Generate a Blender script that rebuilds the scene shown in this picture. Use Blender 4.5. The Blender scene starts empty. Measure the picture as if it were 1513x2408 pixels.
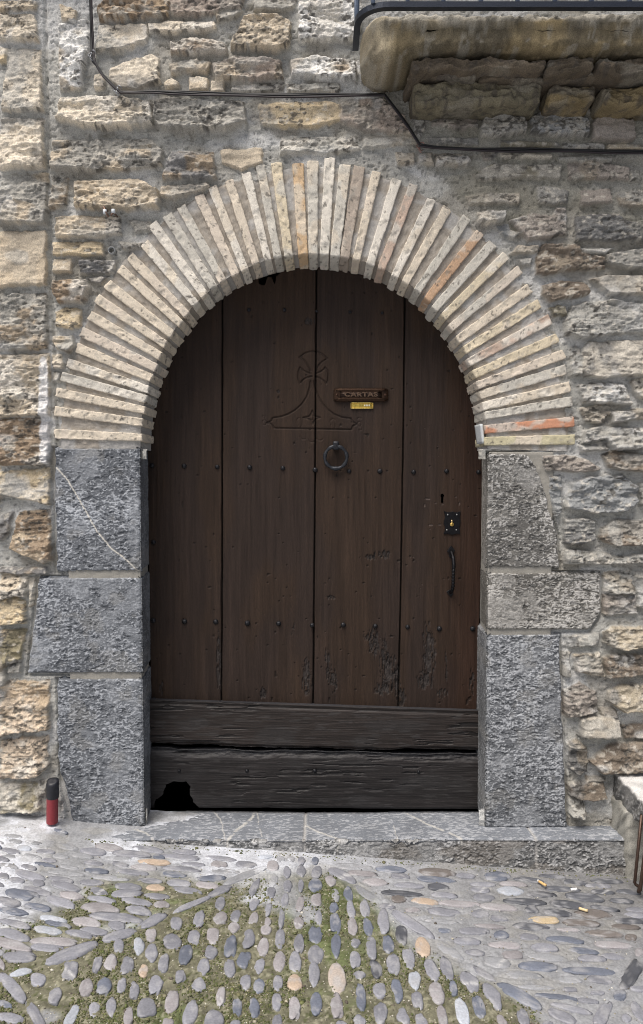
import bpy, bmesh, math, random
import numpy as np
from mathutils import Vector, Matrix
random.seed(7)
R = math.radians
# ------------------------------------------------------------------ camera, sky, sun, exposure
F, CX, CY, D = 1739.0, 756.5, 1204.0, 2.57      # focal length and centre in px of a 1513x2408 picture, distance to the wall
TH = R(2.5)
C_, S_ = math.cos(TH), math.sin(TH)

def rdir(px, py):
    dx = (np.asarray(px, float)-CX)/F; dy = (CY-np.asarray(py, float))/F
    return dx, C_+dy*S_, -S_+dy*C_

def at0(px, py, Y):
    dx, dy, dz = rdir(px, py); t = (Y+D)/dy
    return dx*t, dz*t
_x1, _z1 = at0(184, 1969, -0.12); _x2, _z2 = at0(1483, 2060, -0.12)
GB = (_z2-_z1)/(_x2-_x1)
HC = -(_z1-GB*_x1)                                # camera height: street level is z = GB * x

def at(px, py, Y=0.0):
    x, z = at0(px, py, Y); return x, z+HC

def ground_hit(px, py):
    dx, dy, dz = rdir(px, py); t = -HC/(dz-GB*dx)
    return dx*t, dy*t-D
sc = bpy.context.scene
cam = bpy.data.cameras.new('camera'); cam.sensor_fit = 'VERTICAL'; cam.sensor_height = 36; cam.lens = 36*F/2408
cam.clip_start = 0.05; cam.clip_end = 500
co = bpy.data.objects.new('camera', cam); sc.collection.objects.link(co)
co.location = (0, -D, HC); co.rotation_euler = (math.pi/2-TH, 0, 0); sc.camera = co
SUN_EL, SUN_AZ = 63.0, -36.0                      # azimuth measured from the street side (-Y) towards the right
w = bpy.data.worlds.new('World'); sc.world = w; w.use_nodes = True
nt = w.node_tree; bg = nt.nodes['Background']; sky = nt.nodes.new('ShaderNodeTexSky')
sky.sky_type = 'NISHITA'; sky.sun_disc = False; sky.sun_elevation = R(SUN_EL); sky.sun_rotation = R(180-SUN_AZ)
sky.air_density = 1.0; sky.dust_density = 6.0; sky.ozone_density = 0.6
nt.links.new(sky.outputs[0], bg.inputs[0]); bg.inputs[1].default_value = 0.060
sun = bpy.data.lights.new('sun', 'SUN'); sun.energy = 2.0; sun.angle = R(44); sun.color = (1, 0.965, 0.92)
so = bpy.data.objects.new('sun', sun); sc.collection.objects.link(so)
sv = Vector((math.sin(R(SUN_AZ))*math.cos(R(SUN_EL)), -math.cos(R(SUN_AZ))*math.cos(R(SUN_EL)), math.sin(R(SUN_EL))))
so.rotation_euler = sv.to_track_quat('Z', 'Y').to_euler(); so.location = sv*6
sc.view_settings.view_transform = 'Standard'; sc.view_settings.look = 'None'
sc.cycles.filter_width = 1.0
sc.view_settings.exposure = 0.72; sc.view_settings.gamma = 1

# ------------------------------------------------------------------ numeric helpers
_rng = np.random.RandomState(11)
_T = _rng.rand(64, 256, 256).astype(np.float32)

def vn(x, y, s=0):
    x = np.asarray(x, np.float32); y = np.asarray(y, np.float32)
    xi = np.floor(x).astype(np.int32); yi = np.floor(y).astype(np.int32)
    fx = x-xi; fy = y-yi
    fx = fx*fx*fx*(fx*(fx*6-15)+10); fy = fy*fy*fy*(fy*(fy*6-15)+10)
    T = _T[s % 64]; a = xi & 255; b = yi & 255; a1 = (xi+1) & 255; b1 = (yi+1) & 255
    return (T[a, b]*(1-fx)+T[a1, b]*fx)*(1-fy)+(T[a, b1]*(1-fx)+T[a1, b1]*fx)*fy

def fbm(x, y, s=0, o=4, g=0.5):
    r = 0; amp = 1; t = 0
    for k in range(o):
        r = r+amp*vn(x*2**k+k*17.3, y*2**k+k*5.7, s+k); t += amp; amp *= g
    return r/t

def ridge(x, y, s=0, o=3):
    r = 0; amp = 1; t = 0
    for k in range(o):
        r = r+amp*(1-np.abs(2*vn(x*2**k+k*9.1, y*2**k+k*3.3, s+k)-1)); t += amp; amp *= 0.55
    return r/t

def ss(a, b, x):
    t = np.clip((x-a)/(b-a), 0, 1); return t*t*(3-2*t)

def mix(a, b, t): return a+(b-a)*t

def sdf(px, py, poly):
    P = np.asarray(poly, float); d = np.full(px.shape, 1e9); ins = np.zeros(px.shape, bool)
    for i in range(len(P)):
        ax, ay = P[i]; bx, by = P[(i+1) % len(P)]
        ex, ey = bx-ax, by-ay; L = ex*ex+ey*ey+1e-12
        t = np.clip(((px-ax)*ex+(py-ay)*ey)/L, 0, 1)
        d = np.minimum(d, (px-ax-t*ex)**2+(py-ay-t*ey)**2)
        if ay != by:
            c = ((ay > py) != (by > py)) & (px < ex*(py-ay)/ey+ax); ins ^= c
    d = np.sqrt(d); return np.where(ins, d, -d)

def dline(px, py, pts):
    d = np.full(px.shape, 1e9)
    for (ax, ay), (bx, by) in zip(pts[:-1], pts[1:]):
        ex, ey = bx-ax, by-ay; L = ex*ex+ey*ey+1e-12
        t = np.clip(((px-ax)*ex+(py-ay)*ey)/L, 0, 1)
        d = np.minimum(d, (px-ax-t*ex)**2+(py-ay-t*ey)**2)
    return np.sqrt(d)

# ------------------------------------------------------------------ object helpers
COL = sc.collection

def tag(o, label=None, cat=None, group=None, kind=None):
    for k, v in (('label', label), ('category', cat), ('group', group), ('kind', kind)):
        if v: o[k] = v
    return o

def empty(name, loc, label=None, cat=None, group=None):
    o = bpy.data.objects.new(name, None); COL.objects.link(o); o.location = loc; o.empty_display_size = 0.1
    return tag(o, label, cat, group)

def link(name, me, mat, parent=None):
    o = bpy.data.objects.new(name, me); COL.objects.link(o); me.materials.append(mat)
    if parent:
        o.parent = parent
        if parent.type == 'EMPTY': o.matrix_parent_inverse = Matrix.Translation(parent.location).inverted()
    return o

def raw_mesh(name, V, Q, C=None, smooth=True):
    V = np.asarray(V, np.float32).reshape(-1, 3); Q = np.asarray(Q, np.int32).reshape(-1, 4)
    used = np.zeros(len(V), bool); used[Q.ravel()] = True
    idx = np.cumsum(used)-1; V = V[used]; Q = idx[Q].astype(np.int32)
    me = bpy.data.meshes.new(name); me.vertices.add(len(V)); me.vertices.foreach_set('co', V.ravel())
    me.loops.add(Q.size); me.loops.foreach_set('vertex_index', Q.ravel())
    me.polygons.add(len(Q)); me.polygons.foreach_set('loop_start', np.arange(0, Q.size, 4, dtype=np.int32))
    me.polygons.foreach_set('use_smooth', np.full(len(Q), smooth))
    me.update(calc_edges=True)
    if C is not None:
        C = np.asarray(C, np.float32).reshape(-1, 3)[used]
        a = me.color_attributes.new('Col', 'FLOAT_COLOR', 'POINT')
        a.data.foreach_set('color', np.concatenate([np.clip(C, 0, 1), np.ones((len(C), 1), np.float32)], 1).ravel())
    return me

def grid_quads(ny, nx, mask=None, flip=False):
    j, i = np.mgrid[0:ny-1, 0:nx-1]; a = j*nx+i
    q = np.stack([a, a+1, a+nx+1, a+nx], -1)
    if flip: q = q[..., ::-1]
    return q[mask] if mask is not None else q.reshape(-1, 4)

def grid_mesh(name, X, Y, Z, C, mask=None, flip=False):
    ny, nx = X.shape
    return raw_mesh(name, np.stack([X, Y, Z], -1), grid_quads(ny, nx, mask, flip), C)

class MB:
    """collects rounded boxes, tubes and lathes into one welded mesh, with a colour per piece"""
    def __init__(s): s.V = []; s.Q = []; s.C = []; s.n = 0
    def add(s, V, Q, c=(.5, .5, .5)):
        V = np.asarray(V, float).reshape(-1, 3); s.V.append(V); s.Q.append(np.asarray(Q).reshape(-1, 4)+s.n); s.n += len(V)
        c = np.asarray(c, float); s.C.append(np.tile(c, (len(V), 1)) if c.ndim == 1 else c)
    def grid(s, P, c, flip=False): s.add(P, grid_quads(P.shape[0], P.shape[1], None, flip), c)
    def rbox(s, c, half, r=0.002, n=(4, 4, 4), col=(.5, .5, .5), warp=None):
        half = np.asarray(half, float)
        for ax in range(3):
            for sg in (-1, 1):
                u, v = (ax+1) % 3, (ax+2) % 3
                a, b = np.meshgrid(np.linspace(-1, 1, n[u]+1), np.linspace(-1, 1, n[v]+1))
                P = np.zeros(a.shape+(3,)); P[..., ax] = sg*half[ax]; P[..., u] = a*half[u]; P[..., v] = b*half[v]
                q = np.clip(P, -(half-r), half-r); d = P-q
                P = q+r*d/np.maximum(np.linalg.norm(d, axis=-1, keepdims=True), 1e-9)
                P = P+np.asarray(c)
                if warp: P = warp(P)
                s.grid(P, col, flip=(sg < 0))
    def tube(s, pts, rad, n=8, col=(.5, .5, .5), caps=True):
        pts = [Vector(p) for p in pts]; rad = [rad]*len(pts) if np.isscalar(rad) else rad
        rings = []; nrm = None
        for i, p in enumerate(pts):
            t = (pts[min(i+1, len(pts)-1)]-pts[max(i-1, 0)]).normalized()
            if nrm is None: nrm = t.orthogonal().normalized()
            nrm = (nrm-t*nrm.dot(t)).normalized(); b = t.cross(nrm)
            rings.append([p+(nrm*math.cos(a)+b*math.sin(a))*rad[i] for a in np.linspace(0, 2*math.pi, n+1)])
        if caps:
            rings = [[pts[0]]*(n+1)]+rings+[[pts[-1]]*(n+1)]
        s.grid(np.array(rings)[:, :, :], col, flip=True)
    def lathe(s, c, axis, prof, n=20, col=(.5, .5, .5)):
        a = Vector(axis).normalized(); u = a.orthogonal().normalized(); v = a.cross(u); c = Vector(c)
        s.grid(np.array([[c+a*h+(u*math.cos(t)+v*math.sin(t))*r for t in np.linspace(0, 2*math.pi, n+1)] for r, h in prof]), col)
    def build(s, name, mat, parent=None, weld=1e-5, smooth=True, angle=None):
        me = raw_mesh(name, np.concatenate(s.V), np.concatenate(s.Q), np.concatenate(s.C), smooth)
        bm = bmesh.new(); bm.from_mesh(me); bmesh.ops.remove_doubles(bm, verts=bm.verts, dist=weld)
        bmesh.ops.dissolve_degenerate(bm, edges=bm.edges, dist=1e-6)
        bmesh.ops.recalc_face_normals(bm, faces=bm.faces)
        if angle:
            for e in bm.edges:
                if len(e.link_faces) == 2 and e.calc_face_angle(0) > R(angle): e.smooth = False
        bm.to_mesh(me); bm.free()
        return link(name, me, mat, parent)

# ------------------------------------------------------------------ materials
def mat_col(name, rough=0.9, fine=(220, 0.35), bump=(350, 0.25, 0.002), spec=0.3, rvar=0.0, metal=0.0, stretch=None):
    m = bpy.data.materials.new(name); m.use_nodes = True; N = m.node_tree.nodes; L = m.node_tree.links
    b = N['Principled BSDF']; a = N.new('ShaderNodeVertexColor'); a.layer_name = 'Col'
    tc = N.new('ShaderNodeTexCoord'); src = tc.outputs['Object']
    if stretch:
        mp = N.new('ShaderNodeMapping'); mp.inputs['Scale'].default_value = stretch; L.new(src, mp.inputs[0]); src = mp.outputs[0]
    n = N.new('ShaderNodeTexNoise'); n.inputs['Scale'].default_value = fine[0]; n.inputs['Detail'].default_value = 5; L.new(src, n.inputs['Vector'])
    mr = N.new('ShaderNodeMapRange'); mr.inputs['From Min'].default_value = 0.3; mr.inputs['From Max'].default_value = 0.7
    mr.inputs['To Min'].default_value = 1-fine[1]; mr.inputs['To Max'].default_value = 1+fine[1]; L.new(n.outputs[0], mr.inputs[0])
    mx = N.new('ShaderNodeVectorMath'); mx.operation = 'SCALE'; L.new(a.outputs[0], mx.inputs[0]); L.new(mr.outputs[0], mx.inputs['Scale'])
    L.new(mx.outputs[0], b.inputs['Base Color'])
    n2 = N.new('ShaderNodeTexNoise'); n2.inputs['Scale'].default_value = bump[0]; n2.inputs['Detail'].default_value = 4; L.new(src, n2.inputs['Vector'])
    bp = N.new('ShaderNodeBump'); bp.inputs['Strength'].default_value = bump[1]; bp.inputs['Distance'].default_value = bump[2]
    L.new(n2.outputs[0], bp.inputs['Height']); L.new(bp.outputs[0], b.inputs['Normal'])
    b.inputs['Roughness'].default_value = rough; b.inputs['Specular IOR Level'].default_value = spec; b.inputs['Metallic'].default_value = metal
    if rvar:
        m2 = N.new('ShaderNodeMapRange'); m2.inputs['From Min'].default_value = 0.3; m2.inputs['From Max'].default_value = 0.7
        m2.inputs['To Min'].default_value = rough-rvar; m2.inputs['To Max'].default_value = rough+rvar
        L.new(n.outputs[0], m2.inputs[0]); L.new(m2.outputs[0], b.inputs['Roughness'])
    return m

M_STONE = mat_col('rubble_stone', 0.95, (260, 0.30), (420, 0.5, 0.002), 0.2)
M_BRICK = mat_col('pale_brick', 0.95, (300, 0.18), (500, 0.4, 0.0015), 0.2)
M_GRAN = mat_col('pecked_granite', 0.85, (420, 0.30), (520, 0.4, 0.0015), 0.35)
M_WOOD = mat_col('old_dark_wood', 0.68, (90, 0.28), (120, 0.35, 0.001), 0.22, 0.12, 0, (9, 9, 1))
M_WOODH = mat_col('old_dark_board', 0.55, (90, 0.28), (120, 0.35, 0.001), 0.35, 0.12, 0, (1, 9, 9))
M_IRON = mat_col('black_iron', 0.42, (300, 0.3), (260, 0.4, 0.0008), 0.5, 0.1, 0.6)
M_BRASS = mat_col('brass', 0.35, (200, 0.2), (300, 0.1, 0.0005), 0.5, 0.1, 0.85)
M_GROUND = mat_col('street_cement', 0.62, (160, 0.22), (260, 0.35, 0.002), 0.35)
M_PEB = mat_col('river_pebble', 0.48, (190, 0.16), (300, 0.2, 0.001), 0.4, 0.1)
M_PLAST = mat_col('plastic', 0.45, (150, 0.12), (200, 0.1, 0.0005), 0.45)
M_DARK = mat_col('dark_interior', 0.9, (40, 0.2), (60, 0.1, 0.001), 0.1)

# ------------------------------------------------------------------ rubble walls: stones traced in tiles of the wall face
TILES = {'A': (1.985, 0, 0), 'B': (1.985, 751, 0), 'C': (3.302, 0, 596), 'E': (3.461, 0, 1259), 'F': (3.634, 1115, 663),
         'G': (3.028, 1115, 1325), 'T': (3.805, 662.7, 99.4), 'U': (3.805, 1115.3, 318), 'D': (1, 0, 0)}
PAL = {'C': (.62, .545, .43), 'T': (.49, .415, .31), 'O': (.52, .42, .27), 'G': (.33, .315, .28), 'D': (.19, .185, .18), 'W': (.66, .65, .62),
       'B': (.27, .20, .135), 'V': (.27, .235, .15), 'P': (.43, .415, .37), 'U': (.31, .325, .335), 'R': (.58, .47, .35), 'K': (.36, .30, .25)}
STONES = """
A T1 0 0 165 0 160 35 0 45
A C2 0 55 160 60 175 190 0 190
A C1 38 222 180 225 195 515 10 515
A O1 0 215 30 220 28 285 0 290
A C2 0 550 195 545 205 780 0 785
A G2 0 810 215 800 215 1040 0 1045
D T0 0 546 106 540 107 668 0 672
C G2 0 320 355 300 362 740 0 750
C T2 0 790 375 780 380 1250 0 1270
C B2 0 1290 376 1270 376 1630 0 1640
C O1 0 1690 376 1670 380 1950 300 1930 0 1870
C B2 140 2010 380 1990 396 2380 330 2400 80 2290
C D1 0 2020 90 2010 60 2180 0 2240
E D1 0 270 380 260 380 310 0 310
E T2 0 330 215 330 210 500 110 490 60 510 0 520
E T1 225 350 300 350 305 560 250 580
E O2 0 540 120 510 200 540 210 710 0 720
E V2 0 770 195 770 160 1000 0 1090
E G1 70 1020 160 1010 160 1110 70 1120
E R2 0 1190 390 1190 400 1570 0 1610
E R2 0 1670 380 1650 390 1870 300 1960 0 1970
E V2 0 2030 300 2020 330 2240 0 2250
E G1 315 2010 380 2000 380 2090 330 2110
A T1 280 10 355 45 350 100 290 90
A W2 270 110 405 85 412 200 375 415 285 415
A B25 450 25 520 -20 790 -20 780 60 700 75 460 88
A C14 455 112 680 102 685 190 560 235 450 235
A C13 690 110 770 95 1000 95 1010 130 940 145 700 150
A K2 795 -20 1140 -20 1120 40 900 70 800 60
A G1 1010 62 1130 42 1100 80 1020 98
A T26 1140 65 1300 55 1360 95 1350 210 1300 230 1080 215 1075 200
A G1 1180 -10 1390 -10 1360 45 1190 45
D W2 703 5 850 -4 848 60 840 90 705 98
A B25 790 200 900 170 1050 200 1060 245 800 245
A C15 510 310 700 245 735 260 745 380 640 420 560 415 510 370
A G2 790 290 900 270 985 290 960 340 800 345
A K25 990 300 1100 255 1310 280 1320 365 1010 372
T W25 75 140 300 110 550 130 660 160 660 320 380 330 90 290
T W1 672 160 700 150 735 240 710 335 680 280
A G1 1085 385 1330 385 1320 425 1085 428
T P2 50 370 510 370 520 440 60 450
A C06 770 385 800 360 830 380 830 405 775 410
A C05 885 360 965 360 970 420 885 422
A C04 985 375 1045 380 1045 425 985 428
A C13 440 345 490 345 490 405 440 412
A C26 280 450 500 440 700 470 710 570 600 590 430 590 260 550
A G26 720 470 760 450 1140 470 1145 570 1050 600 750 600 715 550
A O13 1215 480 1513 470 1590 485 1590 560 1450 600 1220 580
A G25 240 650 700 640 755 690 750 770 560 790 240 790
A D25 800 710 990 700 1000 790 1010 830 760 830
A T03 1030 700 1220 690 1220 760 1130 790 1040 760
T P22 0 840 650 850 700 960 550 980 0 1000
T K22 510 500 900 500 1100 650 1150 800 800 810 540 720
T P12 740 840 1180 810 1210 900 880 930 730 950
A T27 340 840 640 820 730 880 740 960 600 975 350 965
A G2 240 820 310 830 310 960 230 970
A T24 750 870 960 850 980 870 820 925 750 915
A T25 255 1010 300 1000 550 1010 555 1090 460 1105 260 1100
A G2 600 1030 700 1030 700 1070 630 1080
A O1 245 1130 470 1130 480 1185 245 1190
A G2 550 1130 660 1130 655 1155 570 1160
A T1 248 1210 330 1210 335 1265 248 1270
A D2 370 1215 540 1210 530 1270 370 1275
C B26 410 210 650 190 680 260 640 380 440 370 405 280
C D1 690 190 830 175 780 235 705 222
C O1 425 450 490 420 620 440 625 560 560 585 430 560
C G2 405 640 560 640 575 700 540 770 450 740 410 690
C C1 408 785 475 790 480 890 408 890
C G1 405 920 460 930 455 990 405 985
B G1 440 520 500 510 520 560 470 640 440 600
B K1 520 540 560 510 740 520 740 590 680 600 530 580
B G25 760 580 790 510 960 510 970 610 880 630 760 630
B U15 990 540 1040 510 1260 545 1260 630 1120 630 1000 610
B K06 1280 570 1300 545 1470 550 1480 640 1440 655 1285 645
B O1 1240 500 1513 520 1560 525 1560 545 1490 540 1260 525
B G1 510 640 740 640 740 670 520 675
B V1 850 655 1110 660 1120 685 850 678
B P1 1140 665 1330 670 1330 698 1140 692
B O1 1350 675 1560 675 1560 698 1350 698
B T1 360 710 440 710 440 765 370 765
B T1 465 710 530 715 530 765 460 760
B T14 545 715 690 715 705 740 690 765 545 765
B K1 760 710 830 710 800 740 770 740
B C1 850 712 1090 720 1090 735 860 728
U V12 20 360 180 250 500 260 780 260 760 390 400 380 40 390
U K12 850 250 1000 240 1160 250 1390 290 1380 400 850 390
U G1 760 170 1240 180 1240 230 760 220
U G1 1410 300 1490 320 1480 400 1410 400
U G12 570 460 700 455 840 500 840 590 700 620 580 600
U T22 -60 540 100 510 400 520 400 600 -40 615
U K12 960 500 1220 480 1240 600 970 610
U G12 1290 520 1560 480 1560 650 1300 620
U C26 40 680 160 660 290 670 270 760 130 780 50 760
U K23 330 760 520 700 700 720 760 640 830 640 830 880 640 930 490 940 420 870
U D23 920 720 1100 690 1280 690 1400 780 1580 780 1580 940 1200 940 910 930
U U1 210 820 310 790 330 850 430 870 360 930 290 900
U T2 330 1050 400 980 580 990 570 1040 450 1050
U B24 620 980 950 970 960 1040 1170 1090 1180 1180 1000 1190 640 1230 560 1240 570 1080
U P1 960 1010 1240 1010 1170 1060 1000 1040
U G24 1190 1070 1580 990 1580 1190 1420 1200 1200 1130
U G1 400 1100 520 1090 500 1150 440 1170
U B25 620 1340 780 1300 990 1300 1040 1400 1000 1430 690 1480 610 1420
U T16 1065 1270 1250 1245 1580 1250 1580 1410 1380 1430 1220 1420
F V15 650 220 720 195 790 210 790 280 690 285
F P25 780 340 850 200 1000 170 1180 150 1500 190 1500 430 1200 440 930 480 790 450
F P1 825 570 880 540 910 570 935 640 910 800 825 800
F C16 950 560 1000 510 1500 490 1500 790 1210 810 1130 820 950 790 930 740
F W25 910 880 1010 860 1290 870 1320 990 1350 1040 1050 1030 950 1020
F C2 1345 850 1500 810 1500 1020 1390 980
F T2 920 1080 1160 1040 1170 1130 1110 1150 1100 1200 970 1190
F T25 1190 1110 1500 1080 1500 1170 1200 1190
F P25 950 1280 1080 1225 1500 1260 1500 1420 1200 1430 1130 1340 940 1370
F G2 910 1400 1130 1360 1140 1430 930 1440
F K24 590 1490 780 1480 960 1510 1080 1600 1000 1620 620 1610
F B24 1100 1480 1180 1440 1500 1480 1500 1610 1250 1610 1150 1580
F U2 655 1655 740 1660 750 1830 740 1960 690 2000 660 1800
F U26 810 1830 850 1720 1000 1670 1270 1660 1400 1740 1400 1880 1300 1970 1000 1970 800 1930
F G1 1420 1720 1500 1700 1500 1960 1425 1900
F D25 780 2020 1040 2040 1050 2200 930 2250 780 2230
F B25 1100 2120 1200 2040 1500 2040 1500 2240 1200 2250 1080 2200
F P25 790 2290 1100 2310 1260 2360 1500 2310 1500 2408 790 2408
G P2 930 70 1130 60 1140 210 930 210
G K2 930 230 1140 220 1160 350 940 370
G G2 1155 70 1280 60 1280 340 1165 300
G P1 650 520 890 500 890 570 680 600
G O26 930 500 1000 460 1280 460 1280 600 1050 610 940 560
G G1 625 640 690 640 690 800 615 800
G T25 720 660 900 640 920 760 940 800 740 780
G B26 940 690 1000 660 1280 660 1280 790 960 810
G K24 640 920 760 860 870 920 880 1060 760 1090 650 1090
G O26 970 920 1080 880 1280 880 1280 1060 1060 1050 960 970
G B1 900 1040 1000 1040 1030 1090 930 1110
G T18 780 1130 870 1110 1050 1130 1045 1230 1000 1250 780 1240
G D25 680 1300 740 1260 810 1320 800 1480 740 1510 690 1470
G B27 830 1410 1000 1300 1280 1280 1280 1480 900 1490
G B2 1060 1160 1280 1150 1280 1240 1080 1240
G B16 680 1590 760 1560 940 1580 950 1680 850 1690 690 1660
G B1 800 1520 940 1520 940 1550 800 1550
G P26 690 1690 780 1690 800 1750 790 1800 690 1800
"""
stones = []
for ln in STONES.strip().splitlines():
    f = ln.split(); s, ox, oy = TILES[f[0]]; v = np.array([float(q) for q in f[2:]]).reshape(-1, 2)/s+(ox, oy)
    pr = (int(f[1][2]) if len(f[1]) > 2 else 3); pr = {9: .085, 8: .045}.get(pr, pr*.0045)
    X, Z = at(v[:, 0], v[:, 1], -pr)
    stones.append((np.stack([X, Z], 1), f[1][0], int(f[1][1]), pr+.006, f[0] in 'BUFG'))
XL, ZT = at(-14, -20); XR, _ = at(1530, 0); XL = float(XL); XR = float(XR); ZT = float(ZT)
# beyond the frame the same masonry goes on in plain courses
rr = random.Random(5)
def courses(x0, x1, z0, z1):
    z = z0
    while z < z1:
        h = rr.uniform(.09, .17); x = x0+rr.uniform(-.1, 0)
        while x < x1:
            l = rr.uniform(.14, .36); j = lambda: rr.uniform(-.012, .012)
            a, b, c, d = max(x, x0), min(x+l-.03, x1), z, min(z+h-.03, z1)
            if b-a > .04 and d-c > .03:
                stones.append((np.array([(a+j(), c+j()), ((a+b)/2, c+j()), (b+j(), c+j()), (b+j(), d+j()), ((a+b)/2, d+j()), (a+j(), d+j())]),
                               rr.choice('CTGGPKBU'), rr.choice([1, 2, 2]), rr.uniform(.01, .022), x > .3))
            x += l
        z += h
XW0, XW1, ZW0, ZW1 = -2.3, 2.4, -0.35, ZT+1.0
courses(XW0, XL-.01, ZW0, ZT); courses(XR+.06, XW1, ZW0, ZT); courses(XW0, XW1, ZT+.02, ZW1)
xs = np.concatenate([np.arange(XW0, XL, .012), np.arange(XL, XR, .0027), np.arange(XR, XW1, .012)])
zs = np.concatenate([np.arange(ZW0, -.12, .02), np.arange(-.12, ZT, .0027), np.arange(ZT, ZW1, .012)])
X, Z = np.meshgrid(xs, zs)
print('wall grid', X.shape)
wx = X+.010*(fbm(X*22, Z*22, 1, 3)-.5)+.005*(fbm(X*70, Z*70, 5, 2)-.5)
wz = Z+.010*(fbm(X*22, Z*22, 9, 3)-.5)+.005*(fbm(X*70, Z*70, 13, 2)-.5)
big = fbm(X*3, Z*3, 20, 3)
H = .016*(fbm(X*9, Z*16, 22, 4)-.5)+.005*(fbm(X*60, Z*80, 30, 3)-.5)+.006*(ridge(X*14+.5*fbm(X*9, Z*9, 2, 2), Z*34, 52, 3)-.6)-.005*ss(.66, .74, fbm(X*75, Z*90, 55, 2))
MORT = np.array((.42, .415, .385))
Cc = MORT*(.75+.5*fbm(X*14, Z*20, 33, 4))[..., None]
Cc = mix(Cc, np.array((.56, .56, .545)), (.85*ss(.47, .64, fbm(X*5, Z*9, 36, 4)))[..., None])
Cc = mix(Cc, np.array((.25, .225, .18)), (.55*ss(.54, .7, fbm(X*6, Z*6, 39, 4)))[..., None])
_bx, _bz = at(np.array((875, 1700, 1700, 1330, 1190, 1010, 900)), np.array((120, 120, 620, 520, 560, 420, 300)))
shade_m = ss(-.02, .05, sdf(X+.10*(fbm(X*8, Z*8, 57, 4)-.5), Z+.10*(fbm(X*8, Z*8, 61, 4)-.5), np.stack([_bx, _bz], 1)))   # shade under the balcony painted into the mortar colour, plus its olive tone
Cc = mix(Cc, np.array((.215, .205, .165))*(.7+.6*fbm(X*20, Z*26, 43, 4))[..., None], (.7*shade_m)[..., None])
accents = [(.54, .45, .33), (.25, .235, .21), (.62, .59, .53), (.38, .295, .20)]; accents_g = [(.36, .345, .31), (.20, .20, .195), (.44, .435, .415), (.29, .25, .195)]
for k, (poly, code, crag, pr, grey) in enumerate(stones):
    x0, z0 = poly.min(0)-.02; x1, z1 = poly.max(0)+.02
    i0, i1 = np.searchsorted(xs, (x0, x1)); j0, j1 = np.searchsorted(zs, (z0, z1))
    if i1-i0 < 2 or j1-j0 < 2: continue
    sl = (slice(j0, j1), slice(i0, i1)); x = X[sl]; z = Z[sl]
    d = sdf(wx[sl], wz[sl], poly)+.0055; s = k % 50
    u = x+k*3.17; v = z+k*1.71
    zc = (z0+z1)/2; hz = (z1-z0)/2
    n1 = fbm(u*16, v*26, s, 4); n2 = fbm(u*45, v*75, s+3, 3)
    rel = .016*(n1-.5)+.006*(n2-.5)
    if crag >= 1:
        rel = rel+.009*(ridge(u*22, v*44, s+5, 3)-.6)
    if crag == 2:
        t = fbm(u*10+2*fbm(u*6, v*6, s+2, 2), v*30, s+7, 4)*6
        st = np.floor(t)+ss(.0, .35, t-np.floor(t))
        rel = rel+.0062*(st-3)+.0065*(fbm(u*100, v*140, s+9, 2)-.5)
    tilt = -.013*np.clip((z-zc)/hz, -1, 1)*(1.2 if crag else .5)
    hs = pr+rel+tilt-.003
    m = ss(-.0005, .0075, d)
    H[sl] = mix(H[sl], np.maximum(hs, H[sl]-.004), m)
    base = np.array(PAL[code]); base = mix(base, np.full(3, base.mean())*(1.0, 1.0, .95), .42 if grey else .12)*(.80 if grey else 1.0); ac = np.array((accents_g if grey else accents)[(k*7+k//3) % 4])
    c = base*(.80+.62*n1)[..., None]
    c = mix(c, ac*(.7+.6*n2)[..., None], (.75*ss(.5, .66, fbm(u*11, v*15, s+11, 4)))[..., None])
    if crag:
        pit = ss(.53, .64, fbm(u*75, v*125, s+15, 3))*ss(.36, .58, fbm(u*13, v*13, s+17, 3))
        c = mix(c, np.array((.085, .08, .072)), (.85*pit)[..., None])
        spk = ss(.62, .72, fbm(u*55, v*80, s+19, 3))
        c = mix(c, np.array((.62, .58, .50)), (.5*spk)[..., None])
    cm = ss(.000, .0045, d+.004*(fbm(u*50, v*50, s+21, 2)-.5))
    # mortar smeared over part of the face
    cm = cm*(1-.5*ss(.62, .70, fbm(u*9, v*9, s+23, 3)))
    Cc[sl] = mix(Cc[sl], c, cm[..., None])
# whitewash drips down the right edge of the corner blocks and over the top stones
wa = np.exp(-((X-at(108, 950)[0])/.02)**2)*ss(float(at(0, 1130)[1]), float(at(0, 1060)[1]), Z)*ss(float(at(0, 800)[1]), float(at(0, 880)[1]), Z)
wa = ss(.35, .6, wa*(.4+fbm(X*60, Z*50, 50, 4)))
Cc = mix(Cc, np.array((.78, .78, .78)), (.75*wa)[..., None])
# seam between the corner blocks and the house wall
seam_z = [float(at(0, q)[1]) for q in (1920, 1330, 1150, 700, 0)]; seam_x = [float(at(q, 0)[0]) for q in (128, 128, 123, 111, 105)]
sx = np.interp(Z, seam_z, seam_x)
H = H-.012*np.exp(-((X-sx-.006*(vn(Z*30, Z*0, 3)-.5))/.006)**2)
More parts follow.
